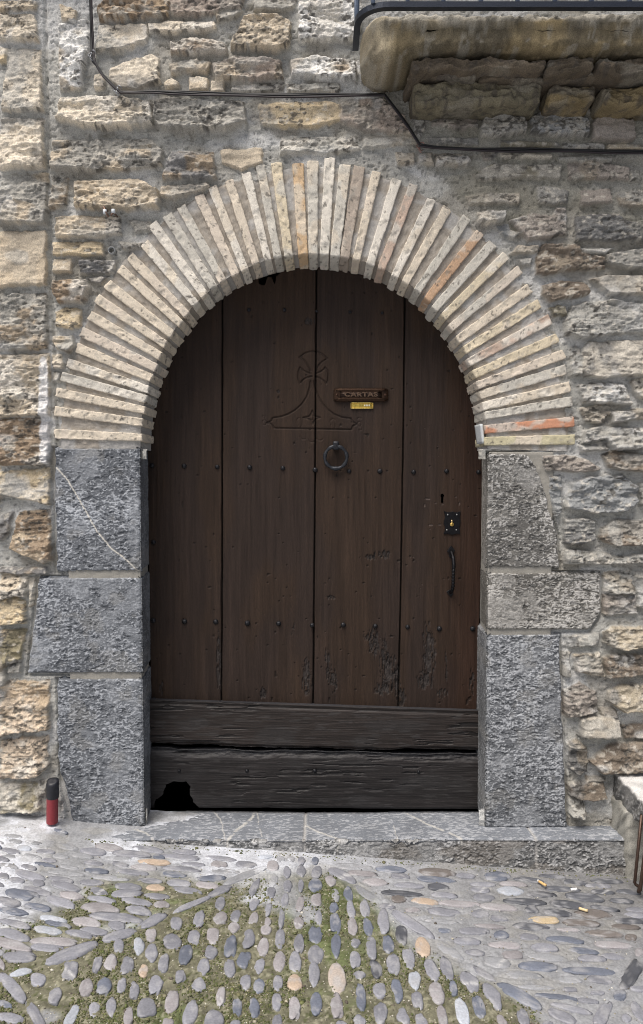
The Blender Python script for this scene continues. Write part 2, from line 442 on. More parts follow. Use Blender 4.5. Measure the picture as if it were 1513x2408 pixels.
# ---- arch and jamb outlines on the wall face (px)
AC = (738.0, 1045.0)
def rin(a): return 405+42*np.sin(a)**2
def rout(a): return 612+58*np.abs(np.sin(a))**2.4
def px_of(x, z):       # wall plane point -> px
    t = C_*D+0*x; zz = z-HC
    dep = D*C_-zz*S_; up = D*S_+zz*C_
    return CX+F*x/dep, CY-F*up/dep
PX, PY = px_of(X, Z)
ang = np.arctan2(AC[1]-PY, PX-AC[0]); rad = np.hypot(PX-AC[0], PY-AC[1])
arch_in = (PY < 1055) & (rad < rout(ang)-60)
H = np.where((PY < 1050) & (rad < rout(ang)-35), np.minimum(H, -.03), H)
JL = [[(122, 1050), (335, 1050), (335, 1348), (128, 1348)], [(85, 1354), (338, 1354), (338, 1588), (62, 1588)], [(132, 1592), (341, 1592), (342, 1930), (165, 1946), (140, 1850)]]
JR = [[(1143, 1062), (1240, 1060), (1267, 1100), (1290, 1180), (1314, 1250), (1320, 1338), (1143, 1340)], [(1143, 1343), (1418, 1343), (1420, 1440), (1390, 1486), (1143, 1486)],
      [(1143, 1488), (1320, 1488), (1328, 1700), (1338, 1947), (1143, 1947)]]
for poly in JL+JR:
    d = sdf(PX, PY, poly); H = np.where(d > -1, np.minimum(H, -.012), H)
hole = arch_in & (rad < rin(ang)+90) | ((PX > 352+0*PX-5) & (PX < 1125) & (PY >= 1040) & (PY < 2080)) | ((PX > 250) & (PX < 1230) & (PY >= 1080) & (PY < 1900))
fm = ~(hole[:-1, :-1] | hole[1:, :-1] | hole[:-1, 1:] | hole[1:, 1:])
left = (X < sx)[:-1, :-1]
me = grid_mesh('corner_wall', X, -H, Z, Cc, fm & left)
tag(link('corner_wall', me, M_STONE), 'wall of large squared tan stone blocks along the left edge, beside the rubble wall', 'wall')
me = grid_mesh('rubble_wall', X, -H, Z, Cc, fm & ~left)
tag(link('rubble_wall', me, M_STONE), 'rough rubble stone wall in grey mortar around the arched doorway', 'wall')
# dark room behind the door
mb = MB()
for c, h in (((0, 1.3, .9), (1.5, .03, 1.7)), ((-1.5, .75, .9), (.03, .58, 1.7)), ((1.5, .75, .9), (.03, .58, 1.7)), ((0, .75, 2.6), (1.5, .58, .03)), ((0, .75, -.45), (1.5, .58, .03))):
    mb.rbox(c, h, .004, (1, 1, 1), (.05, .045, .04))
for sx_ in (-1, 1): mb.rbox((sx_*1.12, .21, .9), (.42, .01, 1.7), .004, (1, 1, 1), (.05, .045, .04))
mb.rbox((0, .21, 2.35), (.8, .01, .28), .004, (1, 1, 1), (.05, .045, .04))
tag(mb.build('room', M_DARK), kind='structure')

# ------------------------------------------------------------------ doorway surround: brick arch, mortar, jamb stones
DP = 0.163                                         # door plane
sur = empty('doorway_surround', (float(at(738, 0)[0]), 0, float(at(0, 1930)[1])),
            'round arch of thin pale bricks on dark pecked granite jambs framing the wooden door', 'archway')
def A2(px, py): return at(px, py, -0.014)
ends = [(128, 1020), (128, 966), (133, 922), (143, 884), (157, 852), (179, 816), (191, 779), (211, 741), (228, 701), (252, 667), (282, 630), (305, 602), (338, 570), (358, 525), (393, 505), (426, 485),
        (468, 458), (499, 438), (539, 424), (579, 404), (612, 387), (650, 382), (701, 384), (736, 378), (776, 372), (812, 388), (846, 390), (886, 403), (934, 420), (974, 433), (1016, 468),
        (1053, 488), (1099, 510), (1130, 545), (1160, 572), (1190, 600), (1224, 632), (1247, 676), (1270, 712), (1295, 750), (1313, 793), (1328, 832), (1332, 868), (1341, 909), (1347, 943), (1351, 991), (1354, 1033)]
BC = {0: 'c', 5: 'c', 6: 'p', 4: 'w', 3: 'g', 12: 'w', 13: 'w', 14: 'g', 15: 'g', 16: 'p', 17: 'w', 18: 'p', 19: 'w', 20: 'g', 21: 'y', 22: 'o', 23: 'g', 24: 'w', 25: 'g', 26: 'b', 27: 'c', 28: 'w', 29: 'k', 30: 'w', 31: 'c', 32: 'g', 33: 'n',
      34: 'g', 35: 'y', 36: 'g', 37: 'c', 38: 'y', 39: 'k', 40: 'y', 41: 'p', 42: 'g', 43: 'c', 44: 'g', 45: 'r', 46: 'l'}
BP = {'c': (.70, .62, .50), 'p': (.70, .615, .51), 'w': (.76, .71, .62), 'g': (.60, .57, .50), 'y': (.70, .61, .45), 'o': (.62, .45, .28), 'b': (.42, .36, .30), 'k': (.58, .45, .36), 'n': (.56, .38, .25), 'r': (.60, .30, .19), 'l': (.58, .53, .36)}
mb = MB(); rb = random.Random(3)
SC = D/F
for k, e in enumerate(ends):
    a = math.atan2(AC[1]-e[1], e[0]-AC[0]); r1 = math.hypot(e[0]-AC[0], e[1]-AC[1])*1.0; r0 = float(rin(a))+rb.uniform(-2, 3)
    cx_, cz_ = A2(*AC); cx_ = float(cx_); cz_ = float(cz_)
    ox_, oz_ = (float(q) for q in A2(*e)); ix_, iz_ = (float(q) for q in A2(AC[0]+r0*math.cos(a), AC[1]-r0*math.sin(a)))
    a = math.atan2(oz_-iz_, ox_-ix_); r0 = math.hypot(ix_-cx_, iz_-cz_)/SC; r1 = math.hypot(ox_-cx_, oz_-cz_)/SC
    L = (r1-r0)*SC; th = rb.uniform(.0315, .0365)+(.004 if 20 < k < 27 else 0); pr = rb.uniform(.012, .018)
    # centre of the brick in local radial coordinates; taper it a little towards the opening
    def warp(P, a=a, r0=r0*SC, L=L, k=k, th=th):
        q = (P[..., 0]-r0)/L
        y = P[..., 1]; tpr = .82+.18*q+.10*(fbm(q*3+k*2.7, q*0, 31, 2)-.5)
        n = lambda s, f=1: fbm(P[..., 0]*38*f+k*3.1, P[..., 1]*60*f+P[..., 2]*22*f+k*7.7, s, 3)-.5
        x_ = P[..., 0]+.008*n(2); y_ = y*tpr+.0035*n(4)+.0030*n(7, 4); d_ = P[..., 2]+.0024*n(9)+.0026*n(12, 5)
        chip = ss(.60, .74, fbm(P[..., 0]*30+k*5, P[..., 1]*30, 20, 3)); d_ = d_-.003*chip*np.sign(d_)*(d_ > 0)
        return np.stack([cx_+math.cos(a)*x_-math.sin(a)*y_, -(d_), cz_+math.sin(a)*x_+math.cos(a)*y_], -1)
    base = np.array(BP[BC.get(k, 'c')])
    n0 = mb.n
    mb.rbox(((r0+r1)/2*SC, 0, (pr-DP-.01)/2), (L/2, th/2, (pr+DP+.01)/2), .0022, (72, 10, 12), (0, 0, 0), warp)
    V = np.concatenate(mb.V)[n0:] if False else np.concatenate([v for v in mb.V[-6:]])
    u = V[:, 0]*1.0+V[:, 1]*.8+k*2.3; v = V[:, 2]+V[:, 1]*.5+k*1.1
    n = fbm(u*25, v*25, k % 40, 4)
    c = base*(.86+.28*n)[:, None]
    o2 = np.array(BP[rb.choice('cwgcpc')]); c = mix(c, o2*(.9+.2*n)[:, None], (.8*ss(.52, .62, fbm(u*12, v*12, k % 37+3, 3)))[:, None])
    c = mix(c, np.array((.38, .355, .31)), (.5*ss(.62, .72, fbm(u*60, v*60, k % 33+9, 3)))[:, None])
    c = mix(c, np.array((.13, .12, .105)), (.8*ss(.72, .78, fbm(u*95, v*95, k % 31+14, 3)))[:, None])
    cs = np.split(c, np.cumsum([len(q) for q in mb.V[-6:]])[:-1]); mb.C[-6:] = cs
mb.build('brick_arch', M_BRICK, sur, 2e-5)
# mortar between the bricks: front ring folding round into the soffit
na, nr, nd = 900, 70, 40
aa = np.linspace(R(-1.5), R(181.5), na)
uu = np.concatenate([np.linspace(1.0, 0, nr), -np.linspace(.02, 1, nd)])
AA, UU = np.meshgrid(aa, uu)
fr = np.clip(UU, 0, 1); dp = np.clip(-UU, 0, 1)
RR = (rin(AA)+5+(rout(AA)+2-rin(AA)-5)*fr)*SC
n = fbm(AA*60, RR*60, 3, 4)-.5; nn = fbm(AA*160, RR*90+UU*9, 8, 3)-.5
YY = dp*(DP+.02)-.005+np.where(UU >= 0, -.006*n-.004*nn+.025*ss(.90, 1, UU), 0)
YY = YY+.006*np.where(UU >= 0, (1-ss(0, .06, UU)), 0)
RR = RR+np.where(UU < 0, .004*nn, 0)
c = np.array((.36, .325, .28))*(.7+.6*fbm(AA*40, RR*40, 5, 4))[..., None]
c = mix(c, np.array((.46, .45, .43)), (.8*ss(.5, .62, fbm(AA*7, RR*14, 15, 3)))[..., None])
RP = RR/SC; RXW, RZW = at(AC[0]+RP*np.cos(AA), AC[1]-RP*np.sin(AA), -.014)
me = grid_mesh('mortar_joint', RXW, YY, RZW, c, None, False)
link('mortar_joint', me, M_BRICK, sur)

def pecked(u, v, s, warm=0.0, dens=0.0):
    """pick-hammered granite: height in m and colour"""
    wu = u+.010*(fbm(u*28, v*28, s, 3)-.5); wv = v+.010*(fbm(u*28, v*28, s+4, 3)-.5)
    wu = wu+.006*(fbm(u*80, v*80, s+33, 2)-.5); wv = wv+.006*(fbm(u*80, v*80, s+37, 2)-.5)
    n = .52*ridge(wu*72, wv*140, s+8, 2)+.48*fbm(wu*170, wv*290, s+12, 2)
    h = .0050*(n-.6)+.006*(fbm(u*9, v*9, s+20, 3)-.5)
    lo = fbm(u*7, v*7, s+24, 3)
    t = ss(.57, .70, n+.22*(lo-.5)+dens)
    dk = mix(np.array((.14, .151, .167)), np.array((.155, .147, .13)), warm); lt = mix(np.array((.49, .515, .55)), np.array((.60, .58, .54)), warm)
    c = mix(dk*(.7+.6*lo)[..., None], lt*(.75+.4*lo)[..., None], (t*.8)[..., None])
    c = c*(.86+.32*fbm(u*3.5+s, v*2.5, s+41, 4))[..., None]
    pit = ss(.60, .70, fbm(u*55, v*85, s+44, 3)); c = mix(c, dk*.45, (.4*pit)[..., None]); h = h-.003*pit
    worn = ss(.56, .70, fbm(u*11, v*11, s+47, 4)); c = mix(c, (dk+lt)*.45, (.55*worn)[..., None]); h = h*(1-.5*worn)
    return h, c

def jamb(poly_out, y0, y1, inner_f, inner_b, side, s, warm, name_label=None, vein=None, dens=0.0):
    """poly_out: outer edge [(x, y)...] top to bottom in px; inner_f / inner_b: px of the inner arris in front and at the door"""
    zt, zb = float(A2(0, y0)[1]), float(A2(0, y1)[1])
    nz = max(30, int((zt-zb)/.0019)); zz = np.linspace(zb, zt, nz)
    oz = [float(A2(0, p[1])[1]) for p in poly_out][::-1]; oxx = [float(A2(p[0], p[1])[0]) for p in poly_out][::-1]
    xo = np.interp(zz, oz, oxx)+.006*(fbm(zz*30, zz*0, s, 3)-.5)*2
    xi = float(A2(inner_f, (y0+y1)/2)[0]); xb = float(at(inner_b, (y0+y1)/2, DP)[0]); wmax = abs(xo-xi).max()
    nf = int(wmax/.0019); nrv = 70
    t = np.concatenate([np.linspace(0, 1, nf), 1+np.linspace(.015, 1, nrv)]); nback = 5
    T_, ZZ = np.meshgrid(t, zz); XO = np.repeat(xo[:, None], len(t), 1)
    f = np.clip(T_, 0, 1); q = np.clip(T_-1, 0, 1)
    x = XO+(xi-XO)*f; x = np.where(T_ > 1, xi+(xb-xi)*q, x)
    y = np.where(T_ > 1, -.013+q*(DP+.028), -.013)
    uu = x*1.0+np.where(T_ > 1, q*.2*side, 0)
    h, c = pecked(uu+s, ZZ, s, warm, dens)
    h2, c2 = pecked(uu*1.5+s, ZZ*1.2, s+7, warm+.15, -.08)
    rv = ss(1.0, 1.02, T_); h = mix(h, h2*.35, rv); c = mix(c, c2*.85, rv[..., None])
    # drop at top, bottom and outer edges
    ed = np.minimum(np.minimum(ZZ-zb, zt-ZZ), np.where(T_ <= 1, np.abs(x-XO), 1.0))+.004*(fbm(x*60, ZZ*60, s+3, 2)-.5)
    drop = .020*(1-ss(0, .009, ed))
    arr = .006*np.exp(-((np.abs(T_-1)*np.where(T_ > 1, DP, wmax))/.006)**2)
    y = y-np.where(T_ <= 1, h-drop-arr, 0)+np.where(T_ <= 1, 0, 0)
    x = x+np.where(T_ > 1, side*(h-drop*.6-arr*.5), 0)
    if vein:
        vx, vz = A2(np.array([p[0] for p in vein]), np.array([p[1] for p in vein]))
        dv = dline(x+.004*(fbm(x*50, ZZ*50, 5, 2)-.5), ZZ, list(zip(vx.tolist(), vz.tolist())))
        vm = (1-ss(.001, .0032, dv))*(T_ <= 1.0)
        c = mix(c, np.array((.66, .63, .56)), (.9*vm)[..., None])
    lich = ss(.60, .72, fbm(x*14, ZZ*14, s+31, 4))
    c = mix(c, np.array((.30, .29, .265)), (.25*lich)[..., None])
    me = grid_mesh('jamb_stone', x, y, ZZ, c, None, side < 0)
    o = link('jamb_stone', me, M_GRAN, sur)
    if name_label: o['label'] = name_label
jamb([(126, 1050), (126, 1200), (130, 1346)], 1051, 1346, 331, 349, 1, 1, 0, 'dark pecked stone with a pale diagonal vein', [(133, 1100), (160, 1130), (178, 1160), (200, 1200), (228, 1250), (262, 1290), (290, 1310), (330, 1348)])
jamb([(88, 1356), (82, 1425), (72, 1490), (62, 1587)], 1356, 1586, 335, 353, 1, 2, 0)
jamb([(132, 1594), (132, 1790), (148, 1850), (158, 1890), (168, 1950)], 1594, 1948, 338, 357, 1, 3, 0)
jamb([(1240, 1062), (1268, 1100), (1290, 1180), (1313, 1250), (1319, 1336)], 1064, 1337, 1146, 1134, -1, 4, .8, 'brownish pecked stone with white flecks and a sloping outer edge', None, .01)
jamb([(1416, 1345), (1418, 1440), (1388, 1484)], 1345, 1483, 1146, 1130, -1, 5, .9, 'speckled brownish pecked stone', None, .06)
jamb([(1320, 1490), (1326, 1700), (1338, 1950)], 1490, 1950, 1143, 1121, -1, 6, .15)

mb = MB()
for ys_, (xo_, xi_) in (((1058, 1946), (160, 331)), ((1062, 1946), (1147, 1300))):
    za, zc2 = float(A2(0, ys_[0])[1]), float(A2(0, ys_[1])[1]); xa_, xb_ = float(A2(xo_, 1400)[0]), float(A2(xi_, 1400)[0]); sd = 1 if xi_ < 700 else -1
    if sd < 0: xa_, xb_ = float(A2(1148.5, 1400)[0]), float(A2(1300, 1400)[0])
    x_in = xb_ if sd > 0 else xa_; x_bk = float(at(348.5 if sd > 0 else 1131, 1400, DP)[0])
    def wj(P, x_in=x_in, x_bk=x_bk):
        Q = P.copy(); q = np.clip(P[..., 1]/DP, 0, 1); near = np.abs(P[..., 0]-x_in) < .02
        Q[..., 0] += np.where(near, (x_bk-x_in)*q, 0)+.003*(fbm(P[..., 2]*40, P[..., 1]*40, 3, 3)-.5); Q[..., 1] += .004*(fbm(P[..., 0]*40, P[..., 2]*60, 6, 3)-.5); return Q
    mb.rbox(((xa_+xb_)/2, .085, (za+zc2)/2), (abs(xb_-xa_)/2, .091, abs(za-zc2)/2), .004, (50, 30, 300), (.33, .315, .28), wj)
mb.build('mortar_joint', M_BRICK, sur)

# ------------------------------------------------------------------ door
dr = empty('wooden_door', (float(at(738, 0, DP)[0]), DP, float(at(0, 1902, DP)[1])),
           'dark brown arched plank door with iron studs, ring knocker and carved cross', 'door')
def DA(px, py, Y=DP): return at(px, py, Y)
tb = lambda v: (563+v[0]/3.805, 795+v[1]/3.805)
carve = [[(540, 170), (590, 135), (625, 122), (660, 118), (700, 122), (740, 140), (790, 183)], [(540, 170), (575, 193), (600, 220), (625, 262), (637, 295)], [(790, 183), (740, 213), (710, 245), (692, 285)],
         [(545, 262), (575, 290), (610, 308), (637, 315)], [(545, 262), (530, 300), (527, 350), (533, 385), (545, 405)], [(545, 405), (575, 370), (610, 350), (650, 343)],
         [(690, 315), (730, 300), (755, 282), (770, 262)], [(770, 262), (792, 290), (800, 330), (795, 375), (778, 410)], [(685, 345), (730, 362), (760, 385), (778, 410)],
         [(640, 385), (632, 440), (605, 525), (560, 592), (500, 645), (440, 680), (380, 702), (300, 715)], [(668, 385), (678, 440), (705, 515), (750, 590), (800, 645), (850, 682), (920, 710), (1000, 720)],
         [(300, 715), (290, 738), (270, 750), (247, 755)], [(247, 760), (280, 765), (300, 785), (315, 805)], [(1000, 720), (1012, 748), (1050, 770)], [(1050, 775), (1020, 785), (1005, 820)], [(310, 805), (1005, 820)],
         [(655, 650), (640, 690), (620, 703), (575, 712), (620, 722), (640, 735), (657, 772), (675, 735), (690, 722), (722, 712), (690, 702), (672, 690), (655, 650)],
         [(545, 880), (560, 905), (590, 905)], [(620, 905), (635, 930), (665, 932), (680, 908)], [(690, 895), (705, 915), (735, 915), (752, 900)]]
def circ(cx, cy, rx, ry, a0=0, a1=360): return [(cx+rx*math.cos(R(a)), cy+ry*math.sin(R(a))) for a in np.linspace(a0, a1, 17)]
carve += [circ(226, 757, 20, 22), circ(1075, 770, 18, 22), circ(222, 705, 11, 12, 180, 400), circ(1085, 810, 13, 17, -60, 140), circ(1075, 722, 14, 9, 180, 360), circ(652, 712, 17, 20), circ(537, 760, 25, 46), circ(840, 785, 20, 30, -30, 200), circ(838, 740, 18, 16, 180, 340)]
cw = []
for ln in carve:
    p = [tb(q) for q in ln]; a, b = DA(np.array([q[0] for q in p]), np.array([q[1] for q in p])); cw.append(list(zip(a.tolist(), b.tolist())))
cbx = [float(DA(q, 1000)[0]) for q in (612, 860)]; cbz = [float(DA(0, q)[1]) for q in (1052, 820)]
hole_top = [DA(*p) for p in ((604, 640), (606, 625), (655, 618), (660, 640), (650, 648), (646, 668), (640, 652), (630, 650), (622, 670), (612, 668))]
hole_bot = [at(p[0], p[1], DP-.035) for p in ((362, 1912), (368, 1880), (384, 1868), (392, 1846), (408, 1838), (438, 1838), (447, 1850), (446, 1868), (455, 1886), (478, 1912))]
scars = [(lk[0]/5.191+928, lk[1]/5.191+994, lk[2]/5.191, lk[3]/5.191) for lk in ((405, 930, 60, 18), (370, 1010, 14, 40), (500, 980, 30, 12), (585, 995, 28, 10), (750, 905, 14, 18), (790, 990, 18, 45), (440, 1250, 50, 20), (545, 1245, 45, 12), (435, 1300, 12, 16), (470, 405, 16, 9), (540, 410, 9, 9),
         (370, 72, 18, 6), (525, 290, 14, 5), (605, 385, 16, 5), (235, 605, 25, 25), (165, 1510, 8, 8), (230, 1640, 12, 12), (600, 1910, 18, 10), (335, 1975, 12, 9), (320, 2025, 9, 9))]
rot = [(1010, 1530, 22, 90), (1000, 1600, 28, 30), (880, 1510, 25, 50), (905, 1545, 16, 60), (915, 1580, 26, 60), (935, 1600, 10, 60), (722, 1590, 18, 60), (620, 1630, 12, 20), (515, 1560, 8, 90), (772, 1560, 10, 60), (785, 1600, 12, 40), (900, 1620, 30, 20), (945, 1640, 16, 30), (1040, 1630, 20, 15), (880, 1310, 40, 10), (900, 1305, 25, 16), (775, 1405, 20, 8), (1110, 1600, 8, 50), (380, 1620, 8, 25), (1050, 1570, 5, 60), (690, 1480, 5, 30), (865, 1500, 14, 14), (730, 755, 22, 12), (655, 920, 8, 8)]
seams = [[(338, 340), (600, 340), (1100, 346), (1660, 356)], [(700, 523), (1250, 523), (1660, 521)], [(600, 745), (1200, 741), (1650, 737)], [(600, 954), (1100, 948), (1500, 941), (1670, 937)], [(600, 1150), (1100, 1140), (1680, 1124)]]
seams[0] = [(600, 338), (1100, 344), (1670, 354)]
sz = [([float(DA(0, p[0])[1]) for p in s][::-1], [float(DA(p[1], p[0])[0]) for p in s][::-1]) for s in seams]
zb_, zt_ = float(DA(0, 1690)[1]), float(DA(0, 585)[1])
for k in range(4):
    zz = np.arange(zb_, zt_, .0021); xa = np.interp(zz, *sz[k]); xb = np.interp(zz, *sz[k+1]); nx = int((xb-xa).max()/.0021)
    t = np.linspace(0, 1, nx); Xp = xa[:, None]+(xb-xa)[:, None]*t; Zp = np.repeat(zz[:, None], nx, 1)
    wob = .003*(fbm(Zp*14, Xp*0+k*4, 3+k, 3)-.5)
    ed = np.minimum(Xp-xa[:, None], xb[:, None]-Xp)+wob
    gap = 1-ss(.0005, .0042, ed)
    g = fbm(Xp*95+k*7+.8*fbm(Xp*3, Zp*2, k, 2), Zp*5, 4+k, 4); g2 = fbm(Xp*260+k*3, Zp*14, 14+k, 3)
    hgt = .0022*(g-.5)+.0010*(g2-.5)+.004*(fbm(Xp*6+k, Zp*3, 40, 2)-.5)-.016*gap
    lo = fbm(Xp*8+k*5, Zp*2.5, 24+k, 3)
    base = mix(np.array((.031, .0205, .0160)), np.array((.037, .0230, .0155)), ss(.4, .65, lo)[..., None])
    if k == 3: base = mix(base, np.array((.034, .0165, .0105)), (.7*ss(.4, .9, Xp*0+t[None, :]))[..., None])
    c = base*(.72+.56*g)[..., None]*(.85+.3*g2)[..., None]; st_ = ss(.5, .7, fbm(Xp*30+k*9, Zp*2.2, 51, 4)); c = mix(c, c*1.5+.002, (.22*st_)[..., None])
    c = mix(c, np.array((.022, .018, .016)), gap[..., None])
    # rotten, flaked places
    PXd = CX+F*Xp/((D+DP)*C_-(Zp-HC)*S_); PYd = CY-F*((D+DP)*S_+(Zp-HC)*C_)/((D+DP)*C_-(Zp-HC)*S_)
    for (rx, ry, rw, rh) in rot:
        m = np.exp(-((PXd-rx)/rw)**2-((PYd-ry)/rh)**2)
        m = ss(.50, .64, m*(.10+1.35*fbm(Xp*240, Zp*45, 31, 4)))
        hgt = hgt-.003*m-.004*m*(fbm(Xp*300, Zp*90, 35, 2)-.3); c = mix(c, np.array((.036, .031, .029))*(.2+1.6*fbm(Xp*150, Zp*60, 36, 3))[..., None], (.8*m)[..., None])
    for (rx, ry, rw, rh) in scars:
        m = np.exp(-((PXd-rx)/(rw*.6))**2-((PYd-ry)/(rh*.6))**2); m = ss(.30, .48, m*(.35+fbm(Xp*160, Zp*130, 33, 3)))
        hgt = hgt-.003*m; c = mix(c, np.array((.13, .10, .086)), (.8*m)[..., None])
    # small worm holes and dents
    dn = vn(Xp*70+k*11, Zp*60, 44); dm = ss(.962, .985, dn); hgt = hgt-.003*dm; c = mix(c, np.array((.02, .016, .014)), (.6*dm)[..., None])
    if k in (1, 2):
        sub = (Xp > cbx[0]) & (Xp < cbx[1]) & (Zp > cbz[0]) & (Zp < cbz[1])
        xx, zz2 = Xp[sub], Zp[sub]; dd = np.full(xx.shape, 1.); d2 = dd.copy()
        for q_, ln in enumerate(cw):
            if q_ < 17: dd = np.minimum(dd, dline(xx, zz2, ln))
            else: d2 = np.minimum(d2, dline(xx, zz2, ln))
        gr = np.maximum(1-ss(.0008, .0046, dd), .4*(1-ss(.0005, .0034, d2))); q = hgt[sub]; q -= .0046*gr; hgt[sub] = q
        cq = c[sub]; c[sub] = mix(cq, np.array((.030, .023, .020)), (.5*(1-ss(.0004, .002, dd)))[..., None])
    cut = (np.hypot(Xp-cx_, Zp-cz_) > .72) & (Zp > cz_)
    ht = sdf(Xp+.006*(fbm(Xp*60, Zp*60, 2, 2)-.5), Zp, hole_top) > 0
    cut |= ht
    # keyhole
    kx, kz = DA(1040, 1168); cut |= np.hypot(Xp-float(kx), Zp-float(kz)-.004) < .0055
    cut |= (abs(Xp-float(kx)) < .0035) & (Zp < float(kz)) & (Zp > float(kz)-.022)
    ok = ~(cut[:-1, :-1] | cut[1:, 1:] | cut[:-1, 1:] | cut[1:, :-1])
    link('plank', grid_mesh('plank', Xp, DP-hgt, Zp, c, ok), M_WOOD, dr)
# bottom boards stand proud of the planks
YB = DP-.036
bl, brr = 352, 1126
def board(top, bot, s, lip, col):
    xs_ = np.arange(float(at(bl, 1800, YB)[0]), float(at(brr, 1800, YB)[0]), .0024)
    zt0, zt1 = (float(at(0, q, YB)[1]) for q in top); zb0, zb1 = (float(at(0, q, YB)[1]) for q in bot)
    u = (xs_-xs_[0])/(xs_[-1]-xs_[0]); zt = zt0+(zt1-zt0)*u; zb = zb0+(zb1-zb0)*u
    zb = zb+.020*(fbm(xs_*9, xs_*0, s, 5)-.5)*(1 if lip else .2)
    if not lip: zt = zt+.016*(fbm(xs_*8, xs_*0, s+5, 5)-.5)
    nf = 130; nl = 18
    v = np.concatenate([np.linspace(0, 1, nf), 1+np.linspace(.06, 1, nl)]); V_, U_ = np.meshgrid(v, u, indexing='ij')
    f = np.clip(V_, 0, 1); q = np.clip(V_-1, 0, 1)
    Xb = np.repeat(xs_[None, :], len(v), 0); Zb = zb+(zt-zb)*f; Yb = YB+q*.05
    g = fbm(Xb*4+.6*fbm(Xb*5, Zb*9, s, 2), Zb*110+1.2*fbm(Xb*6, Zb*8, s+2, 2), 4+s, 4); g2 = fbm(Xb*12, Zb*300, 14+s, 3)
    hgt = .0013*(g-.5)+.0016*(g2-.5)
    lo = fbm(Xb*3, Zb*9, s+24, 3)
    c = np.array(col)*(.45+1.1*g2)[..., None]*(.7+.6*lo)[..., None]; c = mix(c, np.array((.040, .038, .038)), (.4*ss(.55, .7, fbm(Xb*6, Zb*14, s+50, 4)))[..., None]); c = mix(c, np.array((.06, .057, .056)), (.4*ss(.62, .72, fbm(Xb*20, Zb*160, s+53, 3)))[..., None])
    dist_t = (zt-Zb)*(V_ <= 1)+.0*V_; dist_b = Zb-zb
    rag = fbm(Xb*35, Zb*120, s+30, 4)
    if lip:
        hgt = hgt-.007*(1-ss(0, .010, np.abs(dist_t-.012)))*(V_ <= 1)*.6   # bead groove under the top edge
        e = 1-ss(.002, .016+.02*(fbm(Xb*7, Zb*0, 8, 3)-.5), dist_b); hgt = hgt-.012*e*(.5+rag)
    else:
        e = 1-ss(.004, .034+.03*(fbm(Xb*6, Zb*0, 9, 3)-.5), dist_t); e = e*(V_ <= 1)
        hgt = hgt-.014*e*(.3+1.2*rag); c = mix(c, np.array((.060, .059, .062))*(.2+1.6*fbm(Xb*30, Zb*200, s+33, 3))[..., None], (.7*e)[..., None])
        hgt = hgt-.004*(1-ss(.0, .008, dist_b))
    hgt = hgt-.004*ss(.62, .66, fbm(Xb*9+3, Zb*110, s+37, 3))*ss(.55, .7, fbm(Xb*7, Zb*14, s+39, 2))     # drying cracks
    c = mix(c, np.array((.02, .018, .018)), (.7*ss(.62, .66, fbm(Xb*9+3, Zb*110, s+37, 3))*ss(.55, .7, fbm(Xb*7, Zb*14, s+39, 2)))[..., None])
    c = mix(c, np.array((.045, .046, .052))*(.6+.8*g)[..., None], (.8*ss(1.0, 1.05, V_))[..., None])
    cut = sdf(Xb+.006*(fbm(Xb*60, Zb*60, 2, 2)-.5), Zb+.005*(fbm(Xb*60, Zb*60, 7, 2)-.5), hole_bot) > 0 if not lip else np.zeros(Xb.shape, bool)
    ok = ~(cut[:-1, :-1] | cut[1:, 1:] | cut[:-1, 1:] | cut[1:, :-1])
    link('bottom_board', grid_mesh('bottom_board', Xb, Yb-np.where(V_ <= 1, hgt, 0), Zb-np.where(V_ > 1, .006*q, 0), c, ok), M_WOODH, dr)
board((1646, 1672), (1752, 1768), 1, True, (.0265, .0205, .0180))
board((1760, 1776), (1900, 1903), 2, False, (.0215, .0185, .0180))
# studs
def stud_mesh(r):
    b = MB(); b.lathe((0, 0, 0), (0, -1, 0), [(r, -.002), (r, .002), (r*.75, .0055), (r*.35, .0078), (0, .0084)], 8, (.022, .022, .025))
    return b
row1 = [(358, 1095), (434, 1096), (512, 1098), (588, 1099), (665, 1101), (742, 1105), (821, 1108), (894, 1108), (973, 1110), (1050, 1108), (1125, 1110)]
row2 = [(361, 1459), (434, 1461), (508, 1462), (583, 1465), (656, 1466), (735, 1470), (808, 1469), (883, 1472), (959, 1474), (1034, 1478), (1112, 1478)]
row0 = [(585, 729), (670, 729), (745, 732), (824, 734), (900, 736)]
extra = [(361, 1275), (363, 1645)]
brow = [(422, 1812), (581, 1812), (741, 1812), (984, 1815)]
proto = None
for (px, py), Y in [(p, DP) for p in row1+row2+row0+extra]+[(p, YB) for p in brow]:
    x, z = at(px, py, Y)
    if proto is None:
        proto = stud_mesh(.0098).build('stud', M_IRON, None, smooth=False); o = proto
    else:
        o = proto.copy(); COL.objects.link(o)
    o.parent = dr; o.matrix_parent_inverse = Matrix.Translation(dr.location).inverted()
    o.location = (float(x)+random.uniform(-.001, .001), Y-.001, float(z)); o.rotation_euler = (random.uniform(-.12, .12), random.uniform(0, 1), random.uniform(-.12, .12))
    k = random.uniform(.85, 1.12)*(.7 if Y == YB or py < 740 else 1); o.scale = (k, k, k)
# ring knocker
kx, kz = (float(q) for q in DA(790, 1046)); kn = MB()
IR = (.030, .031, .036)
kn.rbox((kx, DP-.016, kz-.004), (.011, .018, .016), .003, (4, 4, 4), IR)
knk = kn.build('door_knocker', M_IRON, dr)
rg = MB(); rx, rz = (float(q) for q in DA(790, 1076)); pts = []; rad_ = []
for a in np.linspace(0, 2*math.pi, 49):
    pts.append((rx+.0405*math.cos(a), DP-.022-.006*math.sin(a), rz+.0405*math.sin(a))); rad_.append(.0066+.0012*math.sin(a*7)+(.0008 if abs(a-4.71) < .4 else 0))
rg.tube(pts, rad_, 12, (.040, .043, .050), caps=False); rg.build('ring', M_IRON, knk)
